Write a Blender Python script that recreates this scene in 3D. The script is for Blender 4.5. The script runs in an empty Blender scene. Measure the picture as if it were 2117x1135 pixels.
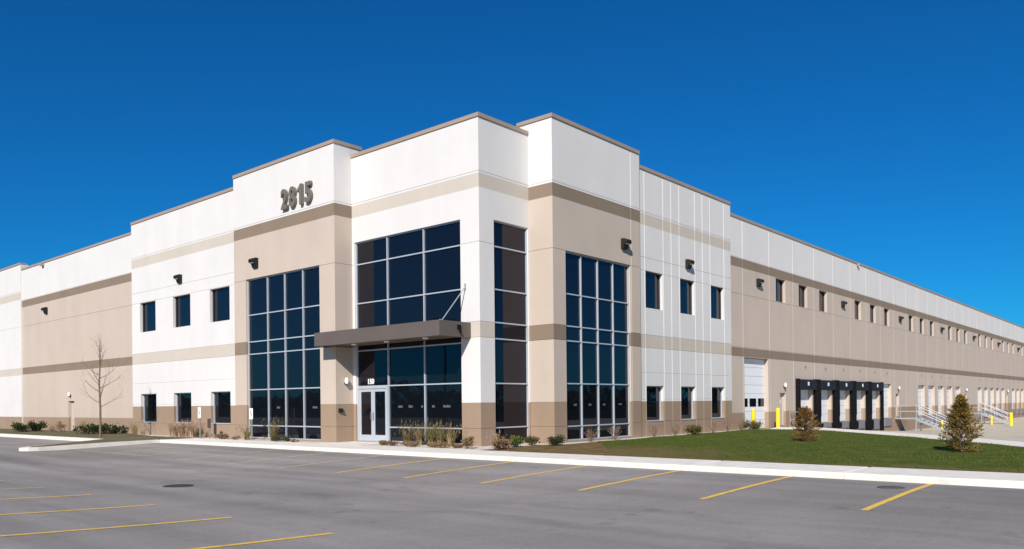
import bpy, bmesh, math, random
from mathutils import Vector, Matrix
random.seed(7)
R = math.radians
S = bpy.context.scene
COL = S.collection

# ---------------------------------------------------------------- camera, sky, sun, exposure
CAM = Vector((-22.982, -21.522, 1.65))
cd = bpy.data.cameras.new("camera"); cam = bpy.data.objects.new("camera", cd); COL.objects.link(cam)
cd.sensor_width = 36.0; cd.lens = 36.0 * 1646.555 / 2117.0
cd.shift_x = -0.00126; cd.shift_y = 0.12540
cd.clip_start = 0.1; cd.clip_end = 3000
yaw = math.atan2(0.6533, 0.7571) - math.pi / 2
cam.matrix_world = Matrix.Translation(CAM) @ Matrix.Rotation(yaw, 4, 'Z') @ Matrix.Rotation(R(90), 4, 'X') @ Matrix.Rotation(R(-0.574), 4, 'Z')
S.camera = cam

SUN_TO = Vector((-1.0, -0.53, 0.745)).normalized()          # towards the sun
sun_el = math.asin(SUN_TO.z)
sun_az = math.atan2(SUN_TO.x, SUN_TO.y)                    # from +Y, clockwise
w = bpy.data.worlds.new("World"); S.world = w; w.use_nodes = True
wn = w.node_tree.nodes; wl = w.node_tree.links
bg = wn["Background"]
sky = wn.new("ShaderNodeTexSky"); sky.sky_type = 'NISHITA'; sky.sun_disc = False
sky.sun_elevation = sun_el; sky.sun_rotation = sun_az
sky.air_density = 1.0; sky.dust_density = 0.15; sky.ozone_density = 3.0; sky.altitude = 300
hs = wn.new("ShaderNodeHueSaturation"); hs.inputs['Saturation'].default_value = 1.05; hs.inputs['Value'].default_value = 1.0
pol = wn.new('ShaderNodeMix'); pol.data_type = 'RGBA'; pol.blend_type = 'MULTIPLY'; pol.inputs['Factor'].default_value = 1.0; pol.inputs['B'].default_value = (0.036, 0.42, 0.75, 1)   # deep polarised autumn sky
wl.new(sky.outputs[0], hs.inputs['Color']); wl.new(hs.outputs[0], pol.inputs['A']); wl.new(pol.outputs['Result'], bg.inputs['Color'])
bg.inputs['Strength'].default_value = 0.10
sd = bpy.data.lights.new("sun", 'SUN'); sd.energy = 5.0; sd.angle = R(0.5); sd.color = (1.0, 0.925, 0.84)
so = bpy.data.objects.new("sun", sd); COL.objects.link(so); so.location = (-40, -30, 40)
so.rotation_euler = (-SUN_TO).to_track_quat('-Z', 'Y').to_euler()
S.view_settings.view_transform = 'Standard'; S.view_settings.look = 'None'
S.view_settings.exposure = 0.25; S.view_settings.gamma = 1.0

# ---------------------------------------------------------------- materials
def mat(name, col, rough=0.85, metal=0.0, noise=0.0, nscale=1.0, bump=0.0, bscale=60.0, spec=0.5, streak=0.0, col2=None, detail=4.0, stretch=(1, 1, 1)):
    m = bpy.data.materials.new(name); m.use_nodes = True
    nt = m.node_tree; b = nt.nodes['Principled BSDF']
    b.inputs['Base Color'].default_value = (*col, 1); b.inputs['Roughness'].default_value = rough
    b.inputs['Metallic'].default_value = metal; b.inputs['Specular IOR Level'].default_value = spec
    geo = nt.nodes.new('ShaderNodeNewGeometry')
    mp = nt.nodes.new('ShaderNodeMapping'); mp.inputs['Scale'].default_value = stretch
    nt.links.new(geo.outputs['Position'], mp.inputs['Vector'])
    if noise > 0:
        n = nt.nodes.new('ShaderNodeTexNoise'); n.inputs['Scale'].default_value = nscale; n.inputs['Detail'].default_value = detail
        n.inputs['Roughness'].default_value = 0.6
        nt.links.new(mp.outputs[0], n.inputs['Vector'])
        r = nt.nodes.new('ShaderNodeValToRGB')
        r.color_ramp.elements[0].position = 0.3; r.color_ramp.elements[1].position = 0.7
        c2 = col2 if col2 else tuple(min(1, c * (1 + noise)) for c in col)
        c1 = col if col2 else tuple(c * (1 - noise) for c in col)
        r.color_ramp.elements[0].color = (*c1, 1); r.color_ramp.elements[1].color = (*c2, 1)
        nt.links.new(n.outputs['Fac'], r.inputs['Fac'])
        out = r.outputs[0]
        if streak > 0:      # faint vertical rain streaks
            mp2 = nt.nodes.new('ShaderNodeMapping'); mp2.inputs['Scale'].default_value = (0.9, 0.9, 0.16)
            nt.links.new(geo.outputs['Position'], mp2.inputs['Vector'])
            n2 = nt.nodes.new('ShaderNodeTexNoise'); n2.inputs['Scale'].default_value = 1.0; n2.inputs['Detail'].default_value = 5
            nt.links.new(mp2.outputs[0], n2.inputs['Vector'])
            r2 = nt.nodes.new('ShaderNodeMapRange'); r2.inputs['From Min'].default_value = 0.35; r2.inputs['From Max'].default_value = 0.75
            r2.inputs['To Min'].default_value = 1.0; r2.inputs['To Max'].default_value = 1.0 - streak
            nt.links.new(n2.outputs['Fac'], r2.inputs['Value'])
            mx = nt.nodes.new('ShaderNodeMix'); mx.data_type = 'RGBA'; mx.blend_type = 'MULTIPLY'; mx.inputs['Factor'].default_value = 1
            nt.links.new(out, mx.inputs['A']); nt.links.new(r2.outputs[0], mx.inputs['B'])
            out = mx.outputs['Result']
        nt.links.new(out, b.inputs['Base Color'])
    if bump > 0:
        nb = nt.nodes.new('ShaderNodeTexNoise'); nb.inputs['Scale'].default_value = bscale; nb.inputs['Detail'].default_value = 3
        nt.links.new(mp.outputs[0], nb.inputs['Vector'])
        bp = nt.nodes.new('ShaderNodeBump'); bp.inputs['Strength'].default_value = bump; bp.inputs['Distance'].default_value = 0.02
        nt.links.new(nb.outputs['Fac'], bp.inputs['Height']); nt.links.new(bp.outputs[0], b.inputs['Normal'])
    return m

WHITE = mat('white_wall_paint', (0.655, 0.64, 0.62), 0.9, noise=0.025, nscale=0.5, bump=0.12, bscale=25, streak=0.05)
TAN = mat('tan_wall_paint', (0.50, 0.42, 0.35), 0.9, noise=0.03, nscale=0.5, bump=0.12, bscale=25, streak=0.06)
LTAN = mat('light_tan_band_paint', (0.53, 0.475, 0.405), 0.9, noise=0.03, nscale=0.5, bump=0.12, bscale=25, streak=0.05)
BROWN = mat('brown_band_paint', (0.225, 0.170, 0.122), 0.9, noise=0.04, nscale=0.6, bump=0.12, bscale=25, streak=0.06)
BASE = mat('brown_base_paint', (0.305, 0.218, 0.150), 0.9, noise=0.05, nscale=0.6, bump=0.12, bscale=25, streak=0.07)
COPE = mat('coping_metal', (0.34, 0.265, 0.20), 0.55, noise=0.05, nscale=0.6, spec=0.4)
ALU = mat('window_aluminium', (0.50, 0.55, 0.60), 0.42, metal=0.3, noise=0.04, nscale=2)
DARKFR = mat('dark_window_frame', (0.05, 0.05, 0.055), 0.45)
BRONZE = mat('dark_bronze_metal', (0.015, 0.013, 0.012), 0.65, noise=0.1, nscale=4, spec=.3)
CANOPY = mat('canopy_metal', (0.115, 0.093, 0.080), 0.5, noise=0.05, nscale=0.8)
SOFFIT = mat('soffit_metal', (0.14, 0.10, 0.08), 0.6, noise=0.05, nscale=2)
NUM = mat('numeral_metal', (0.175, 0.155, 0.125), 0.45, metal=0.15)
WDOOR = mat('white_door_paint', (0.72, 0.74, 0.76), 0.6, noise=0.02, nscale=3)
TDOOR = mat('tan_door_paint', (0.50, 0.43, 0.37), 0.6, noise=0.02, nscale=3)
RUBBER = mat('black_dock_rubber', (0.008, 0.008, 0.009), 0.95, spec=.1, noise=0.2, nscale=3, bump=0.2, bscale=8)
VINYL = mat('dark_vinyl_curtain', (0.016, 0.020, 0.030), 0.9, spec=.15, noise=0.2, nscale=3)
STEEL = mat('galvanised_steel', (0.50, 0.53, 0.56), 0.4, metal=0.6, noise=0.1, nscale=6)
GREYM = mat('grey_dock_metal', (0.20, 0.20, 0.22), 0.6, noise=0.1, nscale=5)
YEL = mat('yellow_bollard_paint', (0.80, 0.62, 0.02), 0.5, noise=0.06, nscale=5)
CONC = mat('sidewalk_concrete', (0.70, 0.665, 0.60), 0.92, noise=0.10, nscale=2.2, bump=0.25, bscale=30)
COURT = mat('court_concrete', (0.47, 0.425, 0.33), 0.92, noise=0.09, nscale=0.6, bump=0.2, bscale=20)
GRAVEL = mat('pale_gravel', (0.45, 0.40, 0.34), 0.95, noise=0.3, nscale=9, bump=1.0, bscale=22, col2=(0.70, 0.66, 0.60), detail=6)
MULCH = mat('brown_mulch', (0.075, 0.062, 0.022), 1.0, noise=0.4, nscale=2.2, bump=1.0, bscale=18, col2=(0.22, 0.145, 0.070), detail=9, spec=.1)
SIGNW = mat('sign_white', (0.80, 0.80, 0.80), 0.5)
SIGNB = mat('sign_blue_mark', (0.03, 0.06, 0.16), 0.5)
SIGNBR = mat('sign_brown_back', (0.075, 0.048, 0.035), 0.6, noise=0.1, nscale=8)
GALV = mat('post_galvanised', (0.33, 0.32, 0.31), 0.5, metal=0.4)
IRON = mat('cast_iron', (0.035, 0.030, 0.027), 0.7, noise=0.3, nscale=20)
LAMPG = mat('frosted_lamp_glass', (0.85, 0.83, 0.78), 0.4)
ROOFM = mat('roof_membrane', (0.35, 0.35, 0.34), 0.9, noise=0.06, nscale=0.5)
FIELD = mat('far_field_soil', (0.020, 0.022, 0.010), 1.0, noise=0.3, nscale=0.05, col2=(0.038, 0.034, 0.016), spec=0.0)
BARK = mat('tree_bark', (0.16, 0.115, 0.085), 0.9, noise=0.25, nscale=12, bump=0.4, bscale=40)
TWIG = mat('twig_bark', (0.23, 0.155, 0.115), 0.9, noise=0.2, nscale=8)
WOOD = mat('far_tree_foliage', (0.018, 0.022, 0.012), 1.0, noise=0.4, nscale=0.4)

def leafmat(name, c1, c2, c3, scale=3.0, rough=0.75):
    m = bpy.data.materials.new(name); m.use_nodes = True; nt = m.node_tree; b = nt.nodes['Principled BSDF']
    b.inputs['Roughness'].default_value = rough; b.inputs['Specular IOR Level'].default_value = 0.2
    geo = nt.nodes.new('ShaderNodeNewGeometry'); r = nt.nodes.new('ShaderNodeValToRGB')
    n = nt.nodes.new('ShaderNodeTexNoise'); n.inputs['Scale'].default_value = scale; n.inputs['Detail'].default_value = 2
    nt.links.new(geo.outputs['Position'], n.inputs['Vector'])
    ad = nt.nodes.new('ShaderNodeMath'); ad.operation = 'MULTIPLY_ADD'; ad.inputs[1].default_value = 0.55
    nt.links.new(geo.outputs['Random Per Island'], ad.inputs[0])
    mm = nt.nodes.new('ShaderNodeMath'); mm.operation = 'MULTIPLY'; mm.inputs[1].default_value = 0.55
    nt.links.new(n.outputs['Fac'], mm.inputs[0]); nt.links.new(mm.outputs[0], ad.inputs[2])
    nt.links.new(ad.outputs[0], r.inputs['Fac'])
    e = r.color_ramp.elements; e[0].position = 0.15; e[0].color = (*c1, 1); e[1].position = 0.9; e[1].color = (*c3, 1)
    k = e.new(0.5); k.color = (*c2, 1)
    nt.links.new(r.outputs[0], b.inputs['Base Color'])
    return m
LF_JUN = leafmat('juniper_needles', (0.018, 0.026, 0.010), (0.035, 0.048, 0.016), (0.07, 0.075, 0.028))
LF_GREEN = leafmat('boxwood_leaves', (0.035, 0.060, 0.012), (0.07, 0.11, 0.022), (0.12, 0.15, 0.035))
LF_OLIVE = leafmat('olive_shrub_leaves', (0.05, 0.045, 0.018), (0.10, 0.085, 0.03), (0.16, 0.12, 0.045))
LF_BROWN = leafmat('brown_dry_leaves', (0.10, 0.060, 0.030), (0.19, 0.115, 0.060), (0.30, 0.20, 0.11))
LF_TAN = leafmat('tan_dry_grass_blades', (0.12, 0.08, 0.035), (0.24, 0.17, 0.08), (0.42, 0.34, 0.18))
LF_OG = leafmat('green_tan_grass_blades', (0.06, 0.06, 0.02), (0.14, 0.12, 0.045), (0.34, 0.28, 0.14))
LF_PINK = leafmat('pinkish_dry_grass_blades', (0.22, 0.13, 0.085), (0.36, 0.24, 0.16), (0.50, 0.38, 0.26))
LF_TREE1 = leafmat('reddish_brown_needles', (0.050, 0.032, 0.010), (0.15, 0.080, 0.024), (0.30, 0.17, 0.055), 4)
LF_TREE2 = leafmat('olive_orange_needles', (0.030, 0.032, 0.010), (0.13, 0.095, 0.020), (0.36, 0.22, 0.05), 4)
LF_LAWN = leafmat('lawn_blades', (0.026, 0.050, 0.006), (0.050, 0.082, 0.010), (0.12, 0.125, 0.025), 0.7, 0.9)

def glass_mat():
    m = bpy.data.materials.new('blue_reflective_glass'); m.use_nodes = True; nt = m.node_tree
    b = nt.nodes['Principled BSDF']
    b.inputs['Base Color'].default_value = (0.004, 0.006, 0.009, 1); b.inputs['Roughness'].default_value = 0.006
    b.inputs['IOR'].default_value = 1.5; b.inputs['Specular IOR Level'].default_value = 0.5
    b.inputs['Specular Tint'].default_value = (0.84, 0.76, 1.0, 1)
    geo = nt.nodes.new('ShaderNodeNewGeometry')
    n = nt.nodes.new('ShaderNodeTexNoise'); n.inputs['Scale'].default_value = 0.45; n.inputs['Detail'].default_value = 1
    nt.links.new(geo.outputs['Position'], n.inputs['Vector'])
    bp = nt.nodes.new('ShaderNodeBump'); bp.inputs['Strength'].default_value = 0.06; bp.inputs['Distance'].default_value = 0.05
    nt.links.new(n.outputs['Fac'], bp.inputs['Height']); nt.links.new(bp.outputs[0], b.inputs['Normal'])
    return m
GLASS = glass_mat()

def asphalt_mat():
    m = bpy.data.materials.new('worn_asphalt'); m.use_nodes = True; nt = m.node_tree; b = nt.nodes['Principled BSDF']
    b.inputs['Roughness'].default_value = 0.88; b.inputs['Specular IOR Level'].default_value = 0.35
    geo = nt.nodes.new('ShaderNodeNewGeometry')
    def noi(scale, det, st=(1, 1, 1), rot=0.0):
        mp = nt.nodes.new('ShaderNodeMapping'); mp.inputs['Scale'].default_value = st; mp.inputs['Rotation'].default_value = (0, 0, rot)
        nt.links.new(geo.outputs['Position'], mp.inputs['Vector'])
        n = nt.nodes.new('ShaderNodeTexNoise'); n.inputs['Scale'].default_value = scale; n.inputs['Detail'].default_value = det
        n.inputs['Roughness'].default_value = 0.6
        nt.links.new(mp.outputs[0], n.inputs['Vector']); return n.outputs['Fac']
    def rng(v, a, b_, c, d):
        r = nt.nodes.new('ShaderNodeMapRange'); r.inputs['From Min'].default_value = a; r.inputs['From Max'].default_value = b_
        r.inputs['To Min'].default_value = c; r.inputs['To Max'].default_value = d
        nt.links.new(v, r.inputs['Value']); return r.outputs[0]
    def mul(a, c):
        x = nt.nodes.new('ShaderNodeMath'); x.operation = 'MULTIPLY'; nt.links.new(a, x.inputs[0]); nt.links.new(c, x.inputs[1]); return x.outputs[0]
    big = rng(noi(0.10, 5), 0.3, 0.7, 0.80, 1.14)
    lane = rng(noi(0.5, 4, (1.0, 0.07, 1.0)), 0.38, 0.66, 1.08, 0.74)      # tyre-polished lanes along the drive
    lane2 = rng(noi(0.8, 3, (0.10, 1.0, 1.0), 0.3), 0.45, 0.75, 1.04, 0.92)
    fine = rng(noi(14, 6), 0.3, 0.7, 0.90, 1.10)
    grit = rng(noi(120, 3), 0.25, 0.75, 0.80, 1.20)
    spot = rng(noi(1.3, 2), 0.66, 0.74, 1.0, 0.80)
    sep = nt.nodes.new('ShaderNodeSeparateXYZ'); nt.links.new(geo.outputs['Position'], sep.inputs[0])
    wob = nt.nodes.new('ShaderNodeMath'); wob.operation = 'MULTIPLY_ADD'; wob.inputs[1].default_value = 5.0; nt.links.new(noi(0.25, 4), wob.inputs[0]); nt.links.new(sep.outputs['X'], wob.inputs[2])
    def band(c, hw, dark):      # long tyre-darkened lane running parallel to the kerb
        a = nt.nodes.new('ShaderNodeMath'); a.operation = 'SUBTRACT'; nt.links.new(wob.outputs[0], a.inputs[0]); a.inputs[1].default_value = c
        a2 = nt.nodes.new('ShaderNodeMath'); a2.operation = 'ABSOLUTE'; nt.links.new(a.outputs[0], a2.inputs[0])
        return rng(a2.outputs[0], 0.0, hw, dark, 1.0)
    stains = rng(noi(0.55, 5), 0.60, 0.72, 1.0, 0.86)
    end_tone = rng(sep.outputs['Y'], -19.0, -9.0, 0.84, 1.0)      # asphalt tone gets darker towards the right-hand end of the lot
    v = mul(mul(mul(big, lane), mul(fine, grit)), mul(mul(lane2, spot), mul(mul(band(-8.2, .5, .87), band(-10.6, .55, .85)), mul(stains, end_tone))))
    mx = nt.nodes.new('ShaderNodeVectorMath'); mx.operation = 'SCALE'; mx.inputs[0].default_value = (0.275, 0.256, 0.240)
    nt.links.new(v, mx.inputs['Scale']); nt.links.new(mx.outputs[0], b.inputs['Base Color'])
    bp = nt.nodes.new('ShaderNodeBump'); bp.inputs['Strength'].default_value = 0.35; bp.inputs['Distance'].default_value = 0.01
    nb = noi(90, 4); nt.links.new(nb, bp.inputs['Height']); nt.links.new(bp.outputs[0], b.inputs['Normal'])
    return m
ASPH = asphalt_mat()

def lines_mat(name, col, wear):
    m = bpy.data.materials.new(name); m.use_nodes = True; nt = m.node_tree; b = nt.nodes['Principled BSDF']
    b.inputs['Roughness'].default_value = 0.8
    geo = nt.nodes.new('ShaderNodeNewGeometry')
    n = nt.nodes.new('ShaderNodeTexNoise'); n.inputs['Scale'].default_value = 9; n.inputs['Detail'].default_value = 6; n.inputs['Roughness'].default_value = 0.7
    nt.links.new(geo.outputs['Position'], n.inputs['Vector'])
    r = nt.nodes.new('ShaderNodeMapRange'); r.inputs['From Min'].default_value = wear - 0.12; r.inputs['From Max'].default_value = wear + 0.12
    nt.links.new(n.outputs['Fac'], r.inputs['Value'])
    mx = nt.nodes.new('ShaderNodeMix'); mx.data_type = 'RGBA'
    mx.inputs['A'].default_value = (0.20, 0.185, 0.17, 1); mx.inputs['B'].default_value = (*col, 1)
    nt.links.new(r.outputs[0], mx.inputs['Factor']); nt.links.new(mx.outputs['Result'], b.inputs['Base Color'])
    return m
YLINE = lines_mat('yellow_stall_paint', (0.78, 0.50, 0.07), 0.37)
YLINEF = lines_mat('faded_yellow_paint', (0.60, 0.49, 0.28), 0.40)

def lawn_mat():
    m = mat('lawn_turf', (0.040, 0.062, 0.008), 1.0, noise=0.3, nscale=1.3, bump=0.9, bscale=14, col2=(0.098, 0.116, 0.020), detail=9, spec=0.1)
    nt = m.node_tree; b = nt.nodes['Principled BSDF']; src = b.inputs['Base Color'].links[0].from_socket
    geo = nt.nodes.new('ShaderNodeNewGeometry'); sep = nt.nodes.new('ShaderNodeSeparateXYZ'); nt.links.new(geo.outputs['Position'], sep.inputs[0])
    n = nt.nodes.new('ShaderNodeTexNoise'); n.inputs['Scale'].default_value = 0.9; n.inputs['Detail'].default_value = 5; nt.links.new(geo.outputs['Position'], n.inputs['Vector'])
    ad = nt.nodes.new('ShaderNodeMath'); ad.operation = 'MULTIPLY_ADD'; ad.inputs[1].default_value = -2.6; nt.links.new(n.outputs['Fac'], ad.inputs[0]); nt.links.new(sep.outputs['X'], ad.inputs[2])
    r = nt.nodes.new('ShaderNodeMapRange'); r.inputs['From Min'].default_value = -3.2; r.inputs['From Max'].default_value = -2.2; r.inputs['To Min'].default_value = .85; r.inputs['To Max'].default_value = 0
    nt.links.new(ad.outputs[0], r.inputs['Value'])
    vd_ = nt.nodes.new('ShaderNodeVectorMath'); vd_.operation = 'DISTANCE'; vd_.inputs[1].default_value = (-1.6, -6.2, 0); nt.links.new(geo.outputs['Position'], vd_.inputs[0])
    a2 = nt.nodes.new('ShaderNodeMath'); a2.operation = 'MULTIPLY_ADD'; a2.inputs[1].default_value = 7.0; nt.links.new(n.outputs['Fac'], a2.inputs[0]); nt.links.new(vd_.outputs['Value'], a2.inputs[2])
    r3 = nt.nodes.new('ShaderNodeMapRange'); r3.inputs['From Min'].default_value = 5.6; r3.inputs['From Max'].default_value = 9.2; r3.inputs['To Min'].default_value = .9; r3.inputs['To Max'].default_value = 0
    nt.links.new(a2.outputs[0], r3.inputs['Value'])
    mxx = nt.nodes.new('ShaderNodeMath'); mxx.operation = 'MAXIMUM'; nt.links.new(r.outputs[0], mxx.inputs[0]); nt.links.new(r3.outputs[0], mxx.inputs[1])
    mx = nt.nodes.new('ShaderNodeMix'); mx.data_type = 'RGBA'; mx.inputs['B'].default_value = (0.15, 0.105, 0.045, 1)
    nt.links.new(mxx.outputs[0], mx.inputs['Factor']); nt.links.new(src, mx.inputs['A']); nt.links.new(mx.outputs['Result'], b.inputs['Base Color'])
    return m
LAWN = lawn_mat()

# ---------------------------------------------------------------- mesh helpers
class MB:
    def __init__(self): self.v = []; self.f = []; self.mi = []; self.mats = []
    def m(self, mt):
        if mt not in self.mats: self.mats.append(mt)
        return self.mats.index(mt)
    def face(self, pts, mt):
        n = len(self.v); self.v += [tuple(p) for p in pts]; self.f.append(tuple(range(n, n + len(pts)))); self.mi.append(self.m(mt))
    def box(self, a, b, mt, T=None):
        x0, y0, z0 = a; x1, y1, z1 = b
        x0, x1 = min(x0, x1), max(x0, x1); y0, y1 = min(y0, y1), max(y0, y1); z0, z1 = min(z0, z1), max(z0, z1)
        P = [(x0, y0, z0), (x1, y0, z0), (x1, y1, z0), (x0, y1, z0), (x0, y0, z1), (x1, y0, z1), (x1, y1, z1), (x0, y1, z1)]
        if T: P = [tuple(T @ Vector(p)) for p in P]
        n = len(self.v); self.v += P
        for q in ((0, 3, 2, 1), (4, 5, 6, 7), (0, 1, 5, 4), (1, 2, 6, 5), (2, 3, 7, 6), (3, 0, 4, 7)):
            self.f.append(tuple(n + i for i in q)); self.mi.append(self.m(mt))
    def tube(self, p, q, r0, r1, mt, n=8, cap=True):
        p = Vector(p); q = Vector(q); d = (q - p)
        if d.length < 1e-6: return
        d.normalize(); a = d.orthogonal().normalized(); b = d.cross(a)
        s = len(self.v)
        for c, r in ((p, r0), (q, r1)):
            for i in range(n):
                t = 2 * math.pi * i / n; self.v.append(tuple(c + a * math.cos(t) * r + b * math.sin(t) * r))
        k = self.m(mt)
        for i in range(n):
            j = (i + 1) % n; self.f.append((s + i, s + j, s + n + j, s + n + i)); self.mi.append(k)
        if cap:
            self.f.append(tuple(s + n - 1 - i for i in range(n))); self.mi.append(k)
            self.f.append(tuple(s + n + i for i in range(n))); self.mi.append(k)
    def prism(self, poly, vec, mt):     # poly: 3D points, extruded along vec
        n = len(self.v); k = len(poly); vec = Vector(vec)
        self.v += [tuple(p) for p in poly] + [tuple(Vector(p) + vec) for p in poly]
        mi = self.m(mt)
        self.f.append(tuple(range(n, n + k))); self.mi.append(mi)
        self.f.append(tuple(range(n + 2 * k - 1, n + k - 1, -1))); self.mi.append(mi)
        for i in range(k):
            j = (i + 1) % k; self.f.append((n + i, n + j, n + k + j, n + k + i)); self.mi.append(mi)
    def build(self, name, parent=None, smooth=False, fix=False, bevel=0.0):
        me = bpy.data.meshes.new(name); me.from_pydata(self.v, [], self.f)
        for mt in self.mats: me.materials.append(mt)
        me.polygons.foreach_set('material_index', self.mi)
        if smooth: me.polygons.foreach_set('use_smooth', [True] * len(self.f))
        me.update()
        if fix:
            bm = bmesh.new(); bm.from_mesh(me); bmesh.ops.recalc_face_normals(bm, faces=bm.faces); bm.to_mesh(me); bm.free()
        o = bpy.data.objects.new(name, me); COL.objects.link(o)
        if parent: o.parent = parent
        if bevel > 0:
            md = o.modifiers.new('bevel', 'BEVEL'); md.width = bevel; md.segments = 2; md.limit_method = 'ANGLE'
        return o

def tag(o, label=None, cat=None, group=None, kind=None):
    if label: o['label'] = label
    if cat: o['category'] = cat
    if group: o['group'] = group
    if kind: o['kind'] = kind
    return o
def empty(name, loc=(0, 0, 0), rz=0.0):
    o = bpy.data.objects.new(name, None); COL.objects.link(o); o.location = loc; o.rotation_euler = (0, 0, rz); o.empty_display_size = 0.2
    return o
def copy_tree(o, parent=None):
    c = o.copy(); COL.objects.link(c)
    if parent: c.parent = parent
    for ch in [x for x in list(COL.objects) if x.parent == o]:
        copy_tree(ch, c)
    return c

# ---------------------------------------------------------------- ground
CC = (-0.339, -0.021, -0.048, 0.254, -0.037, 0.02)
def z_lot(X, Y):
    t = min(max((-3.95 - X) / 4.7, 0), 1)
    xc = min(max(X, -21), -2.0); yc = min(max(Y, -22), 22)
    x = (xc + 10) / 10; y = (yc + 8) / 10
    g = CC[0] + CC[1] * x + CC[2] * y + CC[3] * x * x + CC[4] * x * y + CC[5] * y * y
    return -0.2 * (1 - t) + g * t
def z_court(X):
    if X < 24: return -0.10
    if X > 51: return -1.25
    return -0.10 - 1.15 * (X - 24) / 27.0

def grid(xs, ys, zf, mt, name):
    b = MB(); nx = len(xs); ny = len(ys)
    b.v = [(x, y, zf(x, y)) for y in ys for x in xs]
    k = b.m(mt)
    for j in range(ny - 1):
        for i in range(nx - 1):
            b.f.append((j * nx + i, j * nx + i + 1, (j + 1) * nx + i + 1, (j + 1) * nx + i)); b.mi.append(k)
    return b.build(name, smooth=True)
def frange(a, b, s):
    n = max(1, round((b - a) / s)); return [a + (b - a) * i / n for i in range(n + 1)]

g = grid([-1500, -400, -100, -34, 0, 20, 50, 100, 400, 1500], [-1500, -400, -100, -34, 0, 70, 200, 1500],
         lambda x, y: -0.55 if x < 30 else (-1.6 if x >= 50 else -0.55), FIELD, 'ground')
tag(g, kind='structure')
g = grid(frange(-34, -3.2, 0.7), frange(-36, 70, 0.75), z_lot, ASPH, 'parking_lot'); tag(g, kind='structure')
g = grid(frange(4, 60, 1.0) + frange(62, 260, 10), [-60, -40, -20, -10, -5, -0.9], lambda x, y: z_court(x), COURT, 'truck_court'); tag(g, kind='structure')

def slab(name, poly, ztop, zbot, mt, kind='structure'):
    b = MB(); b.prism([(x, y, zbot) for x, y in poly], (0, 0, ztop - zbot), mt)
    o = b.build(name, fix=True); tag(o, kind=kind); return o

# sidewalk along the lot: slabs with open joints over a concrete bed
b = MB()
b.box((-3.93, -34, -0.5), (-1.92, 18.9, -0.075), CONC)
y = -35.2
while y < 18.5:
    y0 = max(y + 0.018, -34); y1 = min(y + 4 - 0.018, 18.9)
    b.box((-3.95, y0, -0.3), (-1.9, y1, -0.05), CONC); y += 4.0
sw = b.build('sidewalk', bevel=0.035); tag(sw, kind='structure')
# entry plaza
b = MB()
for x0, x1, y0, y1 in ((-1.885, -0.02, 5.3, 8.02), ):
    b.box((x0, y0, -0.3), (x1, y1, -0.046), CONC)
pl = b.build('entry_pavement'); tag(pl, kind='structure')
# planting beds
def bed(name, poly, mt, z=-0.06):
    b = MB(); b.prism([(x, y, -0.4) for x, y in poly], (0, 0, z + 0.4), mt); o = b.build(name, fix=True); tag(o, kind='structure'); return o
bed('gravel_bed', [(-1.9, -1.6), (1.9, -1.27), (3.0, -1.27), (3.0, 0.2), (0.4, 0.4), (0.4, 5.28), (-1.9, 5.28)], GRAVEL, -0.058)
bed('gravel_bed', [(-1.9, 8.04), (-0.7, 8.04), (-0.7, 29.0), (-1.9, 29.0)], GRAVEL, -0.058)
bed('gravel_bed', [(3.0, -1.9), (3.0, -1.2), (10, -1.0), (21.2, -1.0), (21.2, -1.55), (10, -1.85)], GRAVEL, -0.052)
bed('mulch_bed', [(-1.9, -8.4), (4.2, -3.9), (5.5, -1.88), (3.0, -1.92), (1.9, -1.29), (-1.9, -1.62)], MULCH, -0.056)
# lawn
lawn_poly = [(-1.9, -27), (-1.9, -7.6), (3.6, -3.3), (5.2, -1.92), (10, -1.87), (21.0, -1.57), (22.4, -2.2), (22.2, -5.4), (16.2, -11.1), (12.2, -14.6), (9.4, -16.9), (3.0, -22.3)]
def inpoly(x, y, P):
    c = False; n = len(P); j = n - 1
    for i in range(n):
        if (P[i][1] > y) != (P[j][1] > y) and x < (P[j][0] - P[i][0]) * (y - P[i][1]) / (P[j][1] - P[i][1]) + P[i][0]: c = not c
        j = i
    return c
def edist(x, y, P):
    d = 1e9; n = len(P)
    for i in range(n):
        ax, ay = P[i]; bx, by = P[(i + 1) % n]; vx, vy = bx - ax, by - ay
        t = max(0, min(1, ((x - ax) * vx + (y - ay) * vy) / (vx * vx + vy * vy))); d = min(d, math.hypot(x - ax - t * vx, y - ay - t * vy))
    return d
def z_lawn(x, y):
    return -0.045 + 0.05 * min(1, edist(x, y, lawn_poly) / 2.5) + 0.012 * math.sin(x * 1.3 + y) * math.sin(y * 0.9)
bm = bmesh.new()
vs = [bm.verts.new((x, y, 0)) for x, y in lawn_poly]; bm.faces.new(vs)
for k in range(24):
    x = -3 + k * 1.1
    bmesh.ops.bisect_plane(bm, geom=bm.verts[:] + bm.edges[:] + bm.faces[:], plane_co=(x, 0, 0), plane_no=(1, 0, 0))
for k in range(24):
    yy = -27 + k * 1.1
    bmesh.ops.bisect_plane(bm, geom=bm.verts[:] + bm.edges[:] + bm.faces[:], plane_co=(0, yy, 0), plane_no=(0, 1, 0))
for v in bm.verts: v.co.z = z_lawn(v.co.x, v.co.y)
bmesh.ops.triangulate(bm, faces=bm.faces)
for f in bm.faces:
    f.smooth = True
    if f.normal.z < 0: f.normal_flip()
me = bpy.data.meshes.new('lawn'); bm.to_mesh(me); bm.free(); me.materials.append(LAWN)
o = bpy.data.objects.new('lawn', me); COL.objects.link(o); tag(o, kind='structure')
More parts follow.
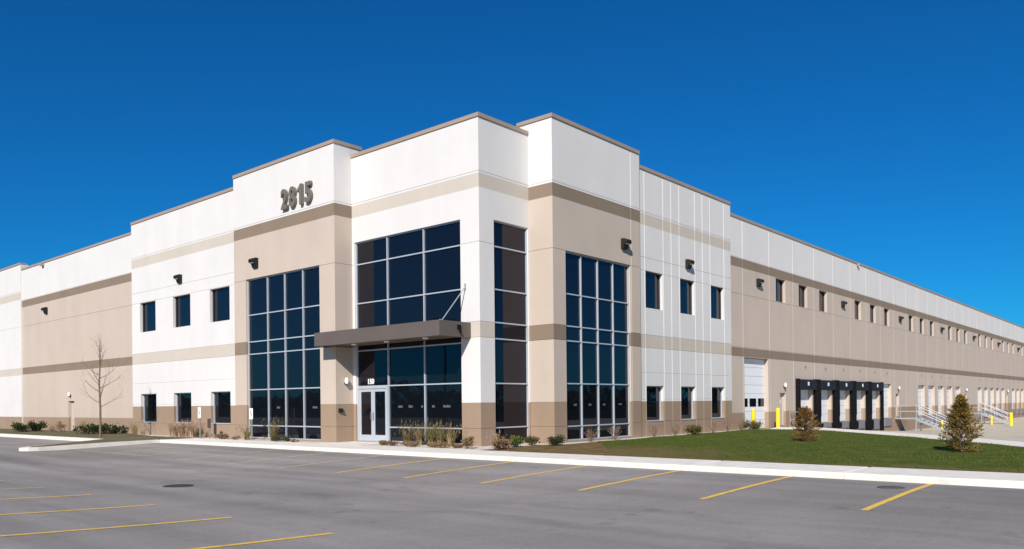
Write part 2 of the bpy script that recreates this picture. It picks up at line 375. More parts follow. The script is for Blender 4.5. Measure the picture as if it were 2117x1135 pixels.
# pale apron strip between lawn and truck court
near = [(22.4, -2.2), (22.2, -5.4), (16.2, -11.1), (12.2, -14.6), (9.4, -16.9), (3.0, -22.3)]
far = [(26.2, -1.2), (26.0, -4.2), (20.0, -10.1), (16.0, -13.9), (12.8, -16.5), (6.5, -22.0)]
b = MB()
for i in range(len(near) - 1):
    q = [near[i], far[i], far[i + 1], near[i + 1]]
    b.prism([(x, y, -0.4) for x, y in reversed(q)], (0, 0, 0.355), CONC)
o = b.build('concrete_strip', fix=True); tag(o, kind='structure')
# island at the end of the row and the kerb of the side drive
isl = [(-3.95, 18.9), (-6.5, 18.8), (-9.6, 18.72), (-10.0, 18.8), (-10.22, 19.0), (-10.25, 19.22), (-10.1, 19.5), (-9.7, 19.85), (-7.5, 21.25), (-5.3, 22.6), (-5.3, 66), (-3.95, 66)]
def slabz(name, poly, zf, mt, zb=-.6):
    b = MB(); n = len(poly); b.v = [(x, y, zf(x)) for x, y in poly] + [(x, y, zb) for x, y in poly]; k = b.m(mt)
    b.f.append(tuple(range(n))); b.mi.append(k)
    for i in range(n): j = (i + 1) % n; b.f.append((i, n + i, n + j, j)); b.mi.append(k)
    me_o = b.build(name, fix=True); bm = bmesh.new(); bm.from_mesh(me_o.data); bmesh.ops.triangulate(bm, faces=bm.faces); bm.to_mesh(me_o.data); bm.free()
    tag(me_o, kind='structure'); return me_o
zisl = lambda x, h=0.0: -.05 + h if x > -5.4 else -.05 + h - .13 * (-5.4 - x) / 5.0
slabz('island_kerb', isl, zisl, CONC)
b = MB(); gi = [(-3.9, 19.08), (-5.4, 19.02), (-9.4, 18.9), (-9.85, 19.15), (-9.6, 19.6), (-7.4, 21.05), (-5.4, 22.3), (-5.05, 22.6), (-5.05, 66), (-0.6, 66), (-0.6, 29.0), (-1.0, 29.0), (-1.92, 24.0), (-1.92, 19.25)]
DRY = mat('dormant_turf', (0.060, 0.060, 0.022), 1.0, noise=0.3, nscale=0.9, bump=0.9, bscale=14, col2=(0.13, 0.105, 0.045), detail=9)
slabz('island_turf', gi, lambda x: zisl(x, .014), DRY)

# stall markings
def stripe(x0, x1, y0, y1, w, mt, label, name='parking_line'):
    b = MB(); n = max(2, int(abs(x1 - x0) / 0.5)); k = b.m(mt)
    for i in range(n + 1):
        t = i / n; x = x0 + (x1 - x0) * t; y = y0 + (y1 - y0) * t
        for s in (-w / 2, w / 2): b.v.append((x, y + s, z_lot(x, y + s) + 0.006))
    for i in range(n): b.f.append((2 * i, 2 * i + 2, 2 * i + 3, 2 * i + 1)); b.mi.append(k)
    o = b.build(name); tag(o, label, 'parking line', 'yellow stall lines painted on the asphalt')
rowR = [-17.1, -14.02, -11.02, -8.0, -5.18, -2.2, 0.85, 4.0, 7.55]
ordn = ['nearest the right edge', 'second in the right-hand row', 'third in the right-hand row', 'fourth in the right-hand row',
        'fifth in the right-hand row', 'sixth in the right-hand row', 'seventh in the right-hand row', 'faded eighth in that row', 'faded ninth in that row']
for i, Y in enumerate(rowR):
    stripe(-3.99, -8.6, Y, Y, 0.125, YLINE if i < 6 else YLINEF, 'yellow stall line touching the sidewalk, ' + ordn[i])
rowL = [-11.95, -9.15, -6.3, -3.36, -0.75, 2.1]
ordl = ['closest to the camera, cut by the bottom edge', 'second nearest in the left foreground', 'third nearest in the left foreground', 'fourth from the camera in the left foreground', 'faded fifth from the camera at the left edge', 'faded sixth from the camera at the left edge']
for i, Y in enumerate(rowL):
    stripe(-15.93, -21.2, Y, Y, 0.125, YLINE if i < 4 else YLINEF, 'yellow stall line ' + ordl[i])
for x0, x1, y0, y1, lb in ((-5.0, -8.3, 11.0, 11.0, 'faded yellow line far across the lot before the left windows'), (-5.2, -8.3, 14.2, 14.2, 'faded yellow line of the accessible stalls, nearest the island'),
                           (-8.3, -8.4, 17.8, 11.0, 'faded yellow line closing the accessible stalls parallel to the kerb')):
    if abs(x1 - x0) > 1: stripe(x0, x1, y0, y1, 0.12, YLINEF, lb)
    else:
        b = MB()
        for k in range(14):
            ya = y0 + (y1 - y0) * k / 14; yb = y0 + (y1 - y0) * (k + 0.7) / 14
            b.face([(x0 - .06, ya, z_lot(x0, ya) + .007), (x0 - .06, yb, z_lot(x0, yb) + .007), (x0 + .06, yb, z_lot(x0, yb) + .007), (x0 + .06, ya, z_lot(x0, ya) + .007)], YLINEF)
        tag(b.build('parking_line'), lb, 'parking line', 'yellow stall lines painted on the asphalt')
IRON_WORN = mat('worn_iron', (0.085, 0.078, 0.072), 0.8, noise=0.3, nscale=20)
def drain(x, y, r, label, IRON=IRON):
    o = empty('storm_drain', (x, y, z_lot(x, y)), 0); tag(o, label, 'drain', 'storm drains in the asphalt')
    b = MB(); n = 20
    ring = [(math.cos(2 * math.pi * i / n), math.sin(2 * math.pi * i / n)) for i in range(n)]
    for i in range(n):
        j = (i + 1) % n; a, c = ring[i], ring[j]
        b.face([(a[0] * r, a[1] * r, .012), (c[0] * r, c[1] * r, .012), (c[0] * r * .82, c[1] * r * .82, .014), (a[0] * r * .82, a[1] * r * .82, .014)], IRON)
        b.face([(a[0] * r, a[1] * r, .012), (a[0] * r * 1.02, a[1] * r * 1.02, -.05), (c[0] * r * 1.02, c[1] * r * 1.02, -.05), (c[0] * r, c[1] * r, .012)], IRON)
    b.build('rim', o)
    b = MB()
    for k in range(-4, 5):
        yy = k * r * .17; hw = math.sqrt(max(0.01, (r * .8) ** 2 - yy * yy))
        b.box((-hw, yy - .02, 0.006), (hw, yy + .02, .012), IRON)
    b.box((-.03, -r * .78, .005), (.03, r * .78, .0125), IRON)
    b.build('grate', o)
    b = MB(); b.face([(a[0] * r * .83, a[1] * r * .83, .004) for a in ring], RUBBER); b.build('pit', o)
drain(-13.56, -2.48, 0.36, 'round dark storm drain in the open asphalt on the left')
drain(-5.2, -16.6, 0.27, 'round dark drain cover near the sidewalk beside the rightmost stall line', IRON_WORN)

# ---------------------------------------------------------------- building
BLD = empty('warehouse_building', (0, 0, 0))
tag(BLD, 'long white and tan tilt-up concrete warehouse with brown bands and blue glass entrance corner', 'building')

W_SCHEME = [(0, 1.66, BASE), (1.66, 4.27, WHITE), (4.27, 4.9, LTAN), (4.9, 10.22, WHITE), (10.22, 10.78, LTAN), (10.78, 20, WHITE)]
T_SCHEME = [(0, 1.66, BASE), (1.66, 4.27, TAN), (4.27, 4.9, BROWN), (4.9, 10.22, TAN), (10.22, 10.78, BROWN), (10.78, 20, WHITE)]
LOW_SCHEME = [(-2, 0.94, BASE), (0.94, 4.25, TAN), (4.25, 4.77, BROWN), (4.77, 9.5, TAN), (9.5, 10.03, BROWN), (10.03, 20, WHITE)]

def mk(axis, plane):
    if axis == 'L': return lambda u, d, z: (plane + d, u, z)
    return lambda u, d, z: (u, plane + d, z)

def wallblock(axis, plane, u0, u1, ztop, scheme, openings=(), vg=(), hg=(), zbot=-0.6, depth=0.26, label=None, vd=0.018, vw=0.036, caps=(0, 0), lin=(0.004, 0.004)):
    P = mk(axis, plane); flip = axis == 'L'
    b = MB(); hw = 0.016; hd = 0.02
    us = {u0: 0, u1: 0}; zs = {zbot: 0, ztop: 0}
    for a in vg: us[round(a - vw, 4)] = 0; us[round(a, 4)] = vd; us[round(a + vw, 4)] = 0
    for a in hg: zs[round(a - hw, 4)] = 0; zs[round(a, 4)] = hd; zs[round(a + hw, 4)] = 0
    for z0, z1, _ in scheme:
        for z in (z0, z1):
            if zbot < z < ztop and not any(abs(z - k) < hw + .001 for k in hg): zs[z] = 0
    for (a, c, z0, z1) in openings:
        us.setdefault(a, 0); us.setdefault(c, 0); zs.setdefault(z0, 0); zs.setdefault(z1, 0)
    if u1 - u0 > 8:
        k = u0 + 2.0
        while k < u1 - .5:
            if not any(abs(k - q) < .1 for q in us): us[k] = 0
            k += 2.0
    U = sorted(us); Z = sorted(zs)
    def col(z):
        for z0, z1, m_ in scheme:
            if z0 <= z < z1: return m_
        return scheme[0][2]
    def inside(u, z): return any(a < u < c and z0 < z < z1 for a, c, z0, z1 in openings)
    for i in range(len(U) - 1):
        for j in range(len(Z) - 1):
            uc = (U[i] + U[i + 1]) / 2; zc = (Z[j] + Z[j + 1]) / 2
            if inside(uc, zc): continue
            def dd(u, z):
                e = max(us[u], zs[z])
                for a, c, z0, z1 in openings:      # no groove where the wall meets an opening edge
                    if (abs(u - a) < 1e-6 or abs(u - c) < 1e-6) and z0 - 1e-6 <= z <= z1 + 1e-6: e = 0 if zs[z] == 0 else e
                return e
            q = [P(U[i], dd(U[i], Z[j]), Z[j]), P(U[i + 1], dd(U[i + 1], Z[j]), Z[j]), P(U[i + 1], dd(U[i + 1], Z[j + 1]), Z[j + 1]), P(U[i], dd(U[i], Z[j + 1]), Z[j + 1])]
            # band edge sits at groove centre
            m_ = col(zc)
            if flip: q.reverse()
            b.face(q, m_)
    for (a, c, z0, z1) in openings:
        cuts = [z0] + [z for z in Z if z0 < z < z1] + [z1]
        for k in range(len(cuts) - 1):
            za, zb = cuts[k], cuts[k + 1]; m_ = col((za + zb) / 2)
            b.face([P(a, 0, za), P(a, depth, za), P(a, depth, zb), P(a, 0, zb)], m_)
            b.face([P(c, 0, za), P(c, 0, zb), P(c, depth, zb), P(c, depth, za)], m_)
        b.face([P(a, 0, z1), P(a, depth, z1), P(c, depth, z1), P(c, 0, z1)], col(z1 - .01))
        b.face([P(a, 0, z0), P(c, 0, z0), P(c, depth, z0), P(a, depth, z0)], col(z0 + .01))
    # end caps, back lining
    for u, on in ((u0, caps[0]), (u1, caps[1])):
        if not on: continue
        b.face([P(u, 0, zbot), P(u, depth + .3, zbot), P(u, depth + .3, ztop), P(u, 0, ztop)], col(ztop - .01) if u in (u0, u1) else WHITE)
    e = 0.004
    a = P(u0 + lin[0], depth, zbot + e); c = P(u1 - lin[1], depth + .28, ztop - .03 - e)
    for (oa, oc, z0, z1) in openings: pass
    b.box(a, c, DARKFR)
    o = b.build('wall', BLD)
    if label: o['label'] = label
    return o

HG_C = [0.64, 1.66, 4.27, 4.9, 8.06, 10.86]
HG_L2 = [0.66, 1.75, 3.06, 4.27, 4.9, 8.02, 8.65, 10.86]
YA = 8.03; XL1 = -0.98; XL2 = -0.85; YR1 = -1.28; YR2 = -1.15; YR3 = -1.05
# corner block
wC1 = (1.05, 7.86, -0.02, 9.08)
wallblock('L', 0.0, 0.0, YA, 13.0, W_SCHEME, [wC1], hg=HG_C, lin=(.3, .01))
wC2 = (0.86, 3.02, 0.02, 9.05)
wallblock('R', 0.0, 0.0, 3.08, 13.0, W_SCHEME, [wC2], hg=HG_C, lin=(.6, .01))
# L1 block with its return
wL1 = (9.2, 15.5, 0.0, 8.1)
wallblock('L', XL1, YA, 16.62, 13.5, T_SCHEME, [wL1], hg=HG_C, caps=(0, 1), lin=(.3, .01))
wallblock('R', YA, XL1, 0.6, 13.5, T_SCHEME, hg=HG_C, caps=(0, 1), lin=(.6, .01))
# R1 block with its return
wR1 = (3.94, 8.98, 0.02, 8.06)
wallblock('L', 3.08, YR1, 0.6, 13.48, T_SCHEME, hg=HG_C, caps=(0, 1), lin=(.6, .01))
wallblock('R', YR1, 3.08, 9.86, 13.48, T_SCHEME, [wR1], hg=HG_C, vg=[9.06], caps=(0, 1), lin=(.3, .01))
# L2
L2U = [(17.33, 19.38), (21.55, 23.6), (25.78, 27.83)]
opL2 = [(a, c, 6.2, 8.0) for a, c in L2U] + [(a, c, 0.68, 2.42) for a, c in L2U]
vgl = []
for a, c in L2U: vgl += [a - .07, c + .07]
wallblock('L', XL2, 16.62, 28.95, 13.0, W_SCHEME, opL2, hg=HG_L2, caps=(0, 1))
# R2
R2U = [(10.55, 12.18), (13.95, 15.5), (17.37, 18.92)]
opR2 = [(a, c, 6.22, 8.03) for a, c in R2U] + [(a, c, 0.68, 2.42) for a, c in R2U]
vgr = []
for a, c in R2U: vgr += [a - .07, c + .07]
wallblock('R', YR2, 9.86, 19.85, 12.9, W_SCHEME, opR2, hg=HG_L2, vg=vgr + [13.05, 16.42], caps=(0, 1))
# L3 (tan) with a door, L4 (white) beyond
dL3 = (38.25, 39.3, -0.3, 2.10)
wallblock('L', XL2 + .03, 28.95, 48.35, 12.42, [(-2, .94, BASE)] + LOW_SCHEME[1:], [dL3], hg=[8.0, 4.77, 10.03 + .03])
wallblock('L', XL2 - .06, 48.35, 62.0, 12.9, [(-2, 0.94, BASE), (0.94, 4.2, WHITE), (4.2, 4.77, LTAN), (4.77, 10.14, WHITE), (10.14, 10.7, LTAN), (10.7, 20, WHITE)], hg=[8.0, 10.78], caps=(1, 0))
# R3 long tan wall
X3 = 19.85; X3E = 157.0
opR3 = []; winR3 = []; dockU = []; lampsR3 = []
for k in range(9):
    for d in (26.5, 30.33, 34.16):
        a = d + 15.3 * k
        if a + 1.55 < X3E: winR3.append((a, a + 1.55, 7.98, 9.48))
drive = (21.75, 25.2, -0.1, 4.23)
pdoors = [(26.98, 27.93), (52.75, 53.7), (79.9, 80.85), (105.9, 106.85)]
g1 = [30.1, 33.93, 37.76, 41.59, 45.42, 48.9]
dockU = [(a, a + 2.45) for a in g1]
for s in (60.1, 86.95, 110.2, 133.0):
    dockU += [(s + 3.83 * i, s + 3.83 * i + 2.45) for i in range(5)]
opR3 = list(winR3) + [drive] + [(a, c, -.02, 2.12) for a, c in pdoors] + [(a, c, 0.0, 2.97) for a, c in dockU]
vg3 = [x for x in [21.62 + 3.83 * k for k in range(36)] if x < X3E - 1 and not any(a - .06 < x < c + .06 for a, c, _, _ in opR3)]
wallblock('R', YR3, X3, X3E, 12.35, LOW_SCHEME, opR3, hg=[7.93, 4.80, 10.06], vg=vg3, zbot=-1.6, depth=0.30, caps=(0, 1))

# rear and far walls, roof
b = MB()
b.box((0.7, 61.7, -0.6), (X3E - .3, 62.0, 12.2), TAN); b.box((X3E - .3, -0.7, -1.6), (X3E, 62.0, 12.2), TAN)
b.build('rear_wall', BLD)
b = MB(); b.box((0.62, 0.62, 11.6), (X3E - .31, 61.69, 11.75), ROOFM); b.build('roof', BLD)

# copings: mitred strips along the wall heads
def coping(path, ztop, out=0.045, inn=0.42, h=0.155, name='coping'):
    P = [Vector((x, y)) for x, y in path]
    # outward is to the right-hand side of travel for our ordering
    nrm = []
    for i in range(len(P) - 1):
        d = (P[i + 1] - P[i]).normalized(); nrm.append(Vector((d.y, -d.x)))
    def off(i, k):
        if i == 0: return P[0] + nrm[0] * k
        if i == len(P) - 1: return P[-1] + nrm[-1] * k
        a, c = nrm[i - 1], nrm[i]; m_ = (a + c).normalized(); return P[i] + m_ * (k / m_.dot(a))
    b = MB()
    A = [off(i, out) for i in range(len(P))]; B = [off(i, -inn) for i in range(len(P))]
    poly = A + B[::-1]
    b.prism([(p.x, p.y, ztop - h) for p in poly], (0, 0, h), COPE)
    return b.build(name, BLD, fix=True)
coping([(0, YA - .02), (0, 0), (3.06, 0)], 13.15)
coping([(XL1, 16.62), (XL1, YA), (0.6, YA)], 13.64)
coping([(3.08, 0.6), (3.08, YR1), (9.86, YR1)], 13.63)
coping([(XL2, 28.95), (XL2, 16.64)], 13.13)
coping([(9.88, YR2), (19.85, YR2)], 13.05)
coping([(XL2 + .03, 48.33), (XL2 + .03, 28.97)], 12.56, h=.14)
coping([(XL2 - .06, 62.0), (XL2 - .06, 48.35)], 13.02, h=.14)
# long right coping in sheet-metal lengths
xx = X3 + .02
while xx < X3E - 1:
    x2 = min(xx + 22.9, X3E); coping([(xx, YR3), (x2 - .03, YR3)], 12.50); xx = x2
coping([(X3E, YR3), (X3E, 62)], 12.49)
coping([(X3E, 62.0), (0, 62.0)], 12.45)
# small conductor clips seen at the coping
for x, y in ((42.5, YR3 - .1),):
    b = MB(); b.box((x - .12, y - .12, 12.2), (x + .12, y + .06, 12.38), COPE); b.build('coping_clip', BLD)
b = MB(); b.box((XL2 - .2, 43.6, 12.22), (XL2 + .04, 43.95, 12.44), COPE); b.build('coping_clip', BLD)

# ---- curtain wall and punched windows
def window(axis, plane, a, c, z0, z1, vm=(), hm=(), rec=0.14, fw=0.052, fm=ALU, name='window', skip=None, fd=0.09):
    P = mk(axis, plane); W = empty(name, (0, 0, 0)); W.parent = BLD
    b = MB()
    def bx(u0, u1, za, zb, d0, d1): b.box(P(u0, d0, za), P(u1, d1, zb), fm)
    g = 0.004
    bx(a + g, a + fw, z0 + g, z1 - g, rec - fd / 2, rec + fd / 2); bx(c - fw, c - g, z0 + g, z1 - g, rec - fd / 2, rec + fd / 2)
    bx(a + fw, c - fw, z1 - fw, z1 - g, rec - fd / 2, rec + fd / 2); bx(a + fw, c - fw, z0 + g, z0 + fw, rec - fd / 2, rec + fd / 2)
    U = [a + fw] + list(vm) + [c - fw]
    for u in vm: bx(u - fw / 2, u + fw / 2, z0 + fw, z1 - fw, rec - fd / 2 - .012, rec + fd / 2)
    for z in hm:
        for i in range(len(U) - 1):
            u0 = U[i] + (fw / 2 if i else 0); u1 = U[i + 1] - (fw / 2 if i < len(U) - 2 else 0)
            if skip and skip[0] <= (u0 + u1) / 2 <= skip[1] and z < skip[2]: continue
            bx(u0, u1, z - fw / 2, z + fw / 2, rec - fd / 2, rec + fd / 2)
    b.build('frame', W)
    b = MB(); q = [P(a + g, rec + .02, z0 + g), P(c - g, rec + .02, z0 + g), P(c - g, rec + .02, z1 - g), P(a + g, rec + .02, z1 - g)]
    if skip:
        q = None
        for (u0, u1, za) in ((a + g, skip[0], z0 + g), (skip[0], skip[1], skip[2]), (skip[1], c - g, z0 + g)):
            if u1 - u0 < .03: continue
            qq = [P(u0, rec + .02, za), P(u1, rec + .02, za), P(u1, rec + .02, z1 - g), P(u0, rec + .02, z1 - g)]
            if axis == 'L': qq.reverse()
            b.face(qq, GLASS)
    else:
        UU = [a + g] + list(vm) + [c - g]; ZZ = [z0 + g] + list(hm) + [z1 - g]      # separate panes, each set a hair out of true
        for i in range(len(UU) - 1):
            for j in range(len(ZZ) - 1):
                t0, t1, t2 = [random.uniform(-.0022, .0022) for _ in range(3)]
                q = [P(UU[i], rec + .02 + t0, ZZ[j]), P(UU[i + 1], rec + .02 + t1, ZZ[j]), P(UU[i + 1], rec + .02 + t1 + t2 - t0, ZZ[j + 1]), P(UU[i], rec + .02 + t2, ZZ[j + 1])]
                if axis == 'L': q.reverse()
                b.face(q, GLASS)
    b.build('glass', W)
    return W
hmain = [0.63, 2.45, 4.27, 4.9, 6.27]
window('L', XL1, *wL1, vm=[10.66, 12.17, 13.68], hm=hmain)['label'] = 'four-bay full-height window left of the entrance'
window('R', YR1, *wR1, vm=[5.17, 6.44, 7.66], hm=hmain)['label'] = 'four-bay full-height window on the right facade'
window('R', 0.0, *wC2, hm=[0.65, 2.45, 4.26, 4.92, 6.26, 8.0], rec=0.10)['label'] = 'narrow single-bay window right of the building corner'
window('L', 0.0, *wC1, vm=[3.31, 5.66], hm=[0.63, 2.47, 4.1, 6.27, 8.06], skip=(5.69, 7.8, 2.47), rec=0.12)['label'] = 'entrance curtain wall of three bays'
for a, c, z0, z1 in opL2: window('L', XL2, a, c, z0, z1, rec=0.2, fw=.045, fm=ALU if z0 < 2 else DARKFR)
for a, c, z0, z1 in opR2: window('R', YR2, a, c, z0, z1, rec=0.2, fw=.045, fm=ALU if z0 < 2 else DARKFR)
for a, c, z0, z1 in winR3: window('R', YR3, a, c, z0, z1, rec=0.24, fw=.04, fm=DARKFR)
# pale vinyl strips stuck to panes at eye height
DEC = mat('pale_vinyl_strip', (0.10, 0.105, 0.11), 0.6)
wins = {w_['label']: w_ for w_ in COL.objects if w_.parent == BLD and w_.name.startswith('window') and 'label' in w_}
for lab, ax, pl, spots in (('entrance curtain wall of three bays', 'L', .12, [(4.95, .30), (4.28, .26), (3.55, .12), (2.85, .16), (2.05, .42)]),
                           ('four-bay full-height window on the right facade', 'R', YR1 + .14, [(4.75, .22), (5.85, .22), (6.95, .22), (8.25, .26)]),
                           ('four-bay full-height window left of the entrance', 'L', XL1 + .14, [(9.85, .36), (12.9, .30)])):
    Pd = mk(ax, pl)
    for u, wd in spots:
        b = MB(); k = u - wd / 2
        while k < u + wd / 2 - .03:
            ww = random.uniform(.03, .07); b.box(Pd(k, .012, 1.50 + random.uniform(0, .02)), Pd(k + ww, .018, 1.58 + random.uniform(-.01, .02)), DEC); k += ww + .012
        b.box(Pd(u - wd / 2, .0185, 1.49), Pd(u + wd / 2, .0195, 1.515), DEC)
        b.build('decal', wins[lab])
# sills of the lower windows
for ax, pl, ops in (('L', XL2, opL2), ('R', YR2, opR2)):
    P = mk(ax, pl)
    for a, c, z0, z1 in ops:
        if z0 < 2:
            b = MB(); b.box(P(a + .01, -.02, z0 - .004), P(c - .01, .15, z0 + .03), ALU); b.build('window_sill', BLD)

# ---- glass double door
P = mk('L', 0.0)
D = empty('entrance_door', (0, 0, 0)); D.parent = BLD
b = MB()
for u0, u1, za, zb in ((5.70, 5.77, 0, 2.46), (7.72, 7.79, 0, 2.46), (5.77, 7.72, 2.36, 2.46)):
    b.box(P(u0, .05, za), P(u1, .19, zb), ALU)
b.box(P(5.7, .03, -.03), P(7.79, .2, .01), STEEL)
b.build('door_frame', D)
for u0, u1, hs_ in ((5.775, 6.742, 1), (6.748, 7.715, -1)):
    lf = MB(); w_ = .125
    for q in ((u0, u0 + w_, .02, 2.355), (u1 - w_, u1, .02, 2.355), (u0 + w_, u1 - w_, .02, .27), (u0 + w_, u1 - w_, 2.22, 2.355)):
        lf.box(P(q[0], .085, q[2]), P(q[1], .135, q[3]), ALU)
    leaf = lf.build('door_leaf', D)
    gl = MB(); q = [P(u0 + w_ - .01, .11, .26), P(u1 - w_ + .01, .11, .26), P(u1 - w_ + .01, .11, 2.23), P(u0 + w_ - .01, .11, 2.23)]; q.reverse(); gl.face(q, GLASS); gl.build('glass', leaf)
    hb = MB(); uh = (u1 - .06) if hs_ > 0 else (u0 + .06)
    hb.box(P(uh - .02, .02, .95), P(uh + .02, .045, 1.3), STEEL); hb.box(P(uh - .015, .045, .97), P(uh + .015, .09, 1.0), STEEL); hb.box(P(uh - .015, .045, 1.25), P(uh + .015, .09, 1.28), STEEL)
    hb.build('handle', leaf)
    pb = MB(); pb.box(P(u0 + w_, .15, .98), P(u1 - w_, .17, 1.03), STEEL); pb.build('push_bar', leaf)

# ---- text pieces
def text(s, size, depth, bold, mt, name, origin, xdir, zdir, parent, sx=1.0):
    cu = bpy.data.curves.new('t', 'FONT'); cu.body = s; cu.size = size; cu.extrude = depth / 2; cu.offset = bold; cu.resolution_u = 6
    to = bpy.data.objects.new('t', cu); COL.objects.link(to)
    bpy.context.view_layer.update()
    me = bpy.data.meshes.new_from_object(to.evaluated_get(bpy.context.evaluated_depsgraph_get()))
    bpy.data.objects.remove(to)
    xs = [v.co.x for v in me.vertices]; ys = [v.co.y for v in me.vertices]; x0 = min(xs); y0 = min(ys); hgt = max(ys) - y0
    X = Vector(xdir); Zv = Vector(zdir); N = X.cross(Zv)
    for v in me.vertices:
        v.co = Vector(origin) + X * (v.co.x - x0) * sx * size / hgt + Zv * (v.co.y - y0) * size / hgt + N * (v.co.z + depth / 2)
    me.materials.clear(); me.materials.append(mt)
    o = bpy.data.objects.new(name, me); COL.objects.link(o); o.parent = parent; return o
yy = 12.03
for ch, wd in (('2', .60), ('8', .62), ('1', .55), ('5', .6)):
    off = 0.0
    t_ = text(ch, 0.97, 0.13, 0.030, NUM, 'numeral', (XL1 - .035, yy, 11.08), (0, -1, 0), (0, 0, 1), BLD, 0.95)
    if ch == '1':
        bpy.data.objects.remove(t_)
        b = MB(); b.prism([(XL1 - .035, yy - .03 - u, 11.08 + z) for u, z in ((.17, 0), (.36, 0), (.36, .97), (.22, .97), (.17, .87), (.02, .76), (.02, .60), (.17, .67))], (-.13, 0, 0), NUM)
        t_ = b.build('numeral', BLD, fix=True); t_['label'] = 'dark metal house numeral 1'; yy -= .62; continue
    xs = [v.co.y for v in t_.data.vertices]; wcur = max(xs) - min(xs); tgt = .50
    for v in t_.data.vertices: v.co.y = yy - (yy - v.co.y) * tgt / wcur - 0
    yy -= .66
    t_['label'] = 'dark metal house numeral ' + ch
text('150', 0.25, 0.01, 0.010, SIGNW, 'suite_number', (.128, 7.12, 2.56), (0, -1, 0), (0, 0, 1), BLD, 1.0)

# ---- canopy
b = MB()
b.box((-1.75, 0.5, 4.27), (-1.70, 8.55, 4.87), CANOPY); b.box((-1.70, 0.5, 4.27), (-0.01, 0.55, 4.87), CANOPY)
b.box((-1.70, 8.5, 4.27), (XL1 - .005, 8.55, 4.87), CANOPY)
cn = b.build('canopy', BLD)
b = MB(); b.box((-1.70, .55, 4.32), (-.01, YA - .01, 4.38), SOFFIT); b.box((-1.70, YA - .01, 4.32), (XL1 - .01, 8.5, 4.38), SOFFIT); b.build('soffit', cn)
b = MB(); b.box((-1.70, .55, 4.74), (-.01, YA - .01, 4.80), CANOPY); b.box((-1.70, YA - .01, 4.74), (XL1 - .01, 8.5, 4.80), CANOPY); b.build('canopy_top', cn)
for yk in (2.2, 4.6, 6.8):
    b = MB(); b.tube((-.9, yk, 4.325), (-.9, yk, 4.27), .13, .10, LAMPG, 14); b.build('downlight', cn)
b = MB(); b.tube((-1.45, 0.75, 4.80), (-0.02, 0.78, 6.33), .022, .022, STEEL, 8)
b.tube((-1.45, .75, 4.79), (-1.45, .75, 4.92), .05, .05, STEEL, 8); b.box((-.03, .74, 6.2), (-.0, .82, 6.46), STEEL)
b.build('tie_rod', cn)
b = MB(); b.box((-.78, .44, 4.56), (-.62, .495, 4.74), RUBBER); b.tube((-.68, .42, 4.50), (-.68, .44, 4.42), .06, .045, RUBBER, 10); b.tube((-.68, .46, 4.6), (-.68, .42, 4.48), .03, .03, RUBBER, 8)
b.build('security_camera', cn)

# ---- wall pack lights
def wallpack(axis, plane, u, z):
    P = mk(axis, plane); b = MB(); hw = .20
    prof = [(-.005, .22), (.16, .23), (.31, .17), (.35, .08), (.31, -.02), (.19, -.06), (.12, -.26), (-.005, -.26)]
    A = [P(u - hw, -d, z + q) for d, q in prof]
    n0 = Vector(P(u + hw, 0, z)) - Vector(P(u - hw, 0, z))
    b.prism(A, n0, BRONZE); o = b.build('wall_light', BLD, fix=True, bevel=.015)
    l = MB(); l.face([P(u - hw + .03, -.31, z - .028), P(u + hw - .03, -.31, z - .028), P(u + hw - .03, -.19, z - .056), P(u - hw + .03, -.19, z - .056)], LAMPG); l.build('lens', o)
    return o
for yk, pl, z in ((14.5, XL1, 8.85), (22.65, XL2, 8.95), (43.2, XL2 + .03, 8.85)): wallpack('L', pl, yk, z)
for xk, pl, z in ((8.4, YR1, 8.98), (14.72, YR2, 8.85)): wallpack('R', pl, xk, z)
for k in range(9):
    x = 23.75 + 15.15 * k + (.0 if k < 4 else .1 * k)
    if x < X3E: wallpack('R', YR3, x, 8.86)
# white sconces over the doors
def sconce(axis, plane, u, z, r=.085):
    P = mk(axis, plane); b = MB(); c = Vector(P(u, -.14, z))
    n = 10; rings = []
    for i in range(7):
        t = math.pi * i / 6; rr = r * math.sin(t); zz = z + .17 * math.cos(t)
        rings.append((rr, zz))
    for i in range(6):
        b.tube((c.x, c.y, rings[i][1]), (c.x, c.y, rings[i + 1][1]), max(rings[i][0], .004), max(rings[i + 1][0], .004), LAMPG, n, cap=False)
    o = b.build('door_lamp', BLD, smooth=True)
    b = MB(); b.tube(P(u, -.002, z - .1), P(u, -.13, z - .14), .05, .04, BRONZE, 8); b.tube(P(u, -.13, z - .2), P(u, -.13, z - .13), .03, .07, BRONZE, 8); b.build('lamp_bracket', o)
sconce('R', YA, -.48, 2.72, .10)
for a, c in pdoors: sconce('R', YR3, a + .6, 2.62)
sconce('L', XL2 + .03, 38.8, 2.55)
b = MB(); b.box((-.86, YA - .09, 1.30), (-.66, YA - .003, 1.48), BRONZE); b.tube((-.76, YA - .09, 1.40), (-.76, YA - .16, 1.36), .05, .05, BRONZE, 10); b.build('hose_valve', BLD)

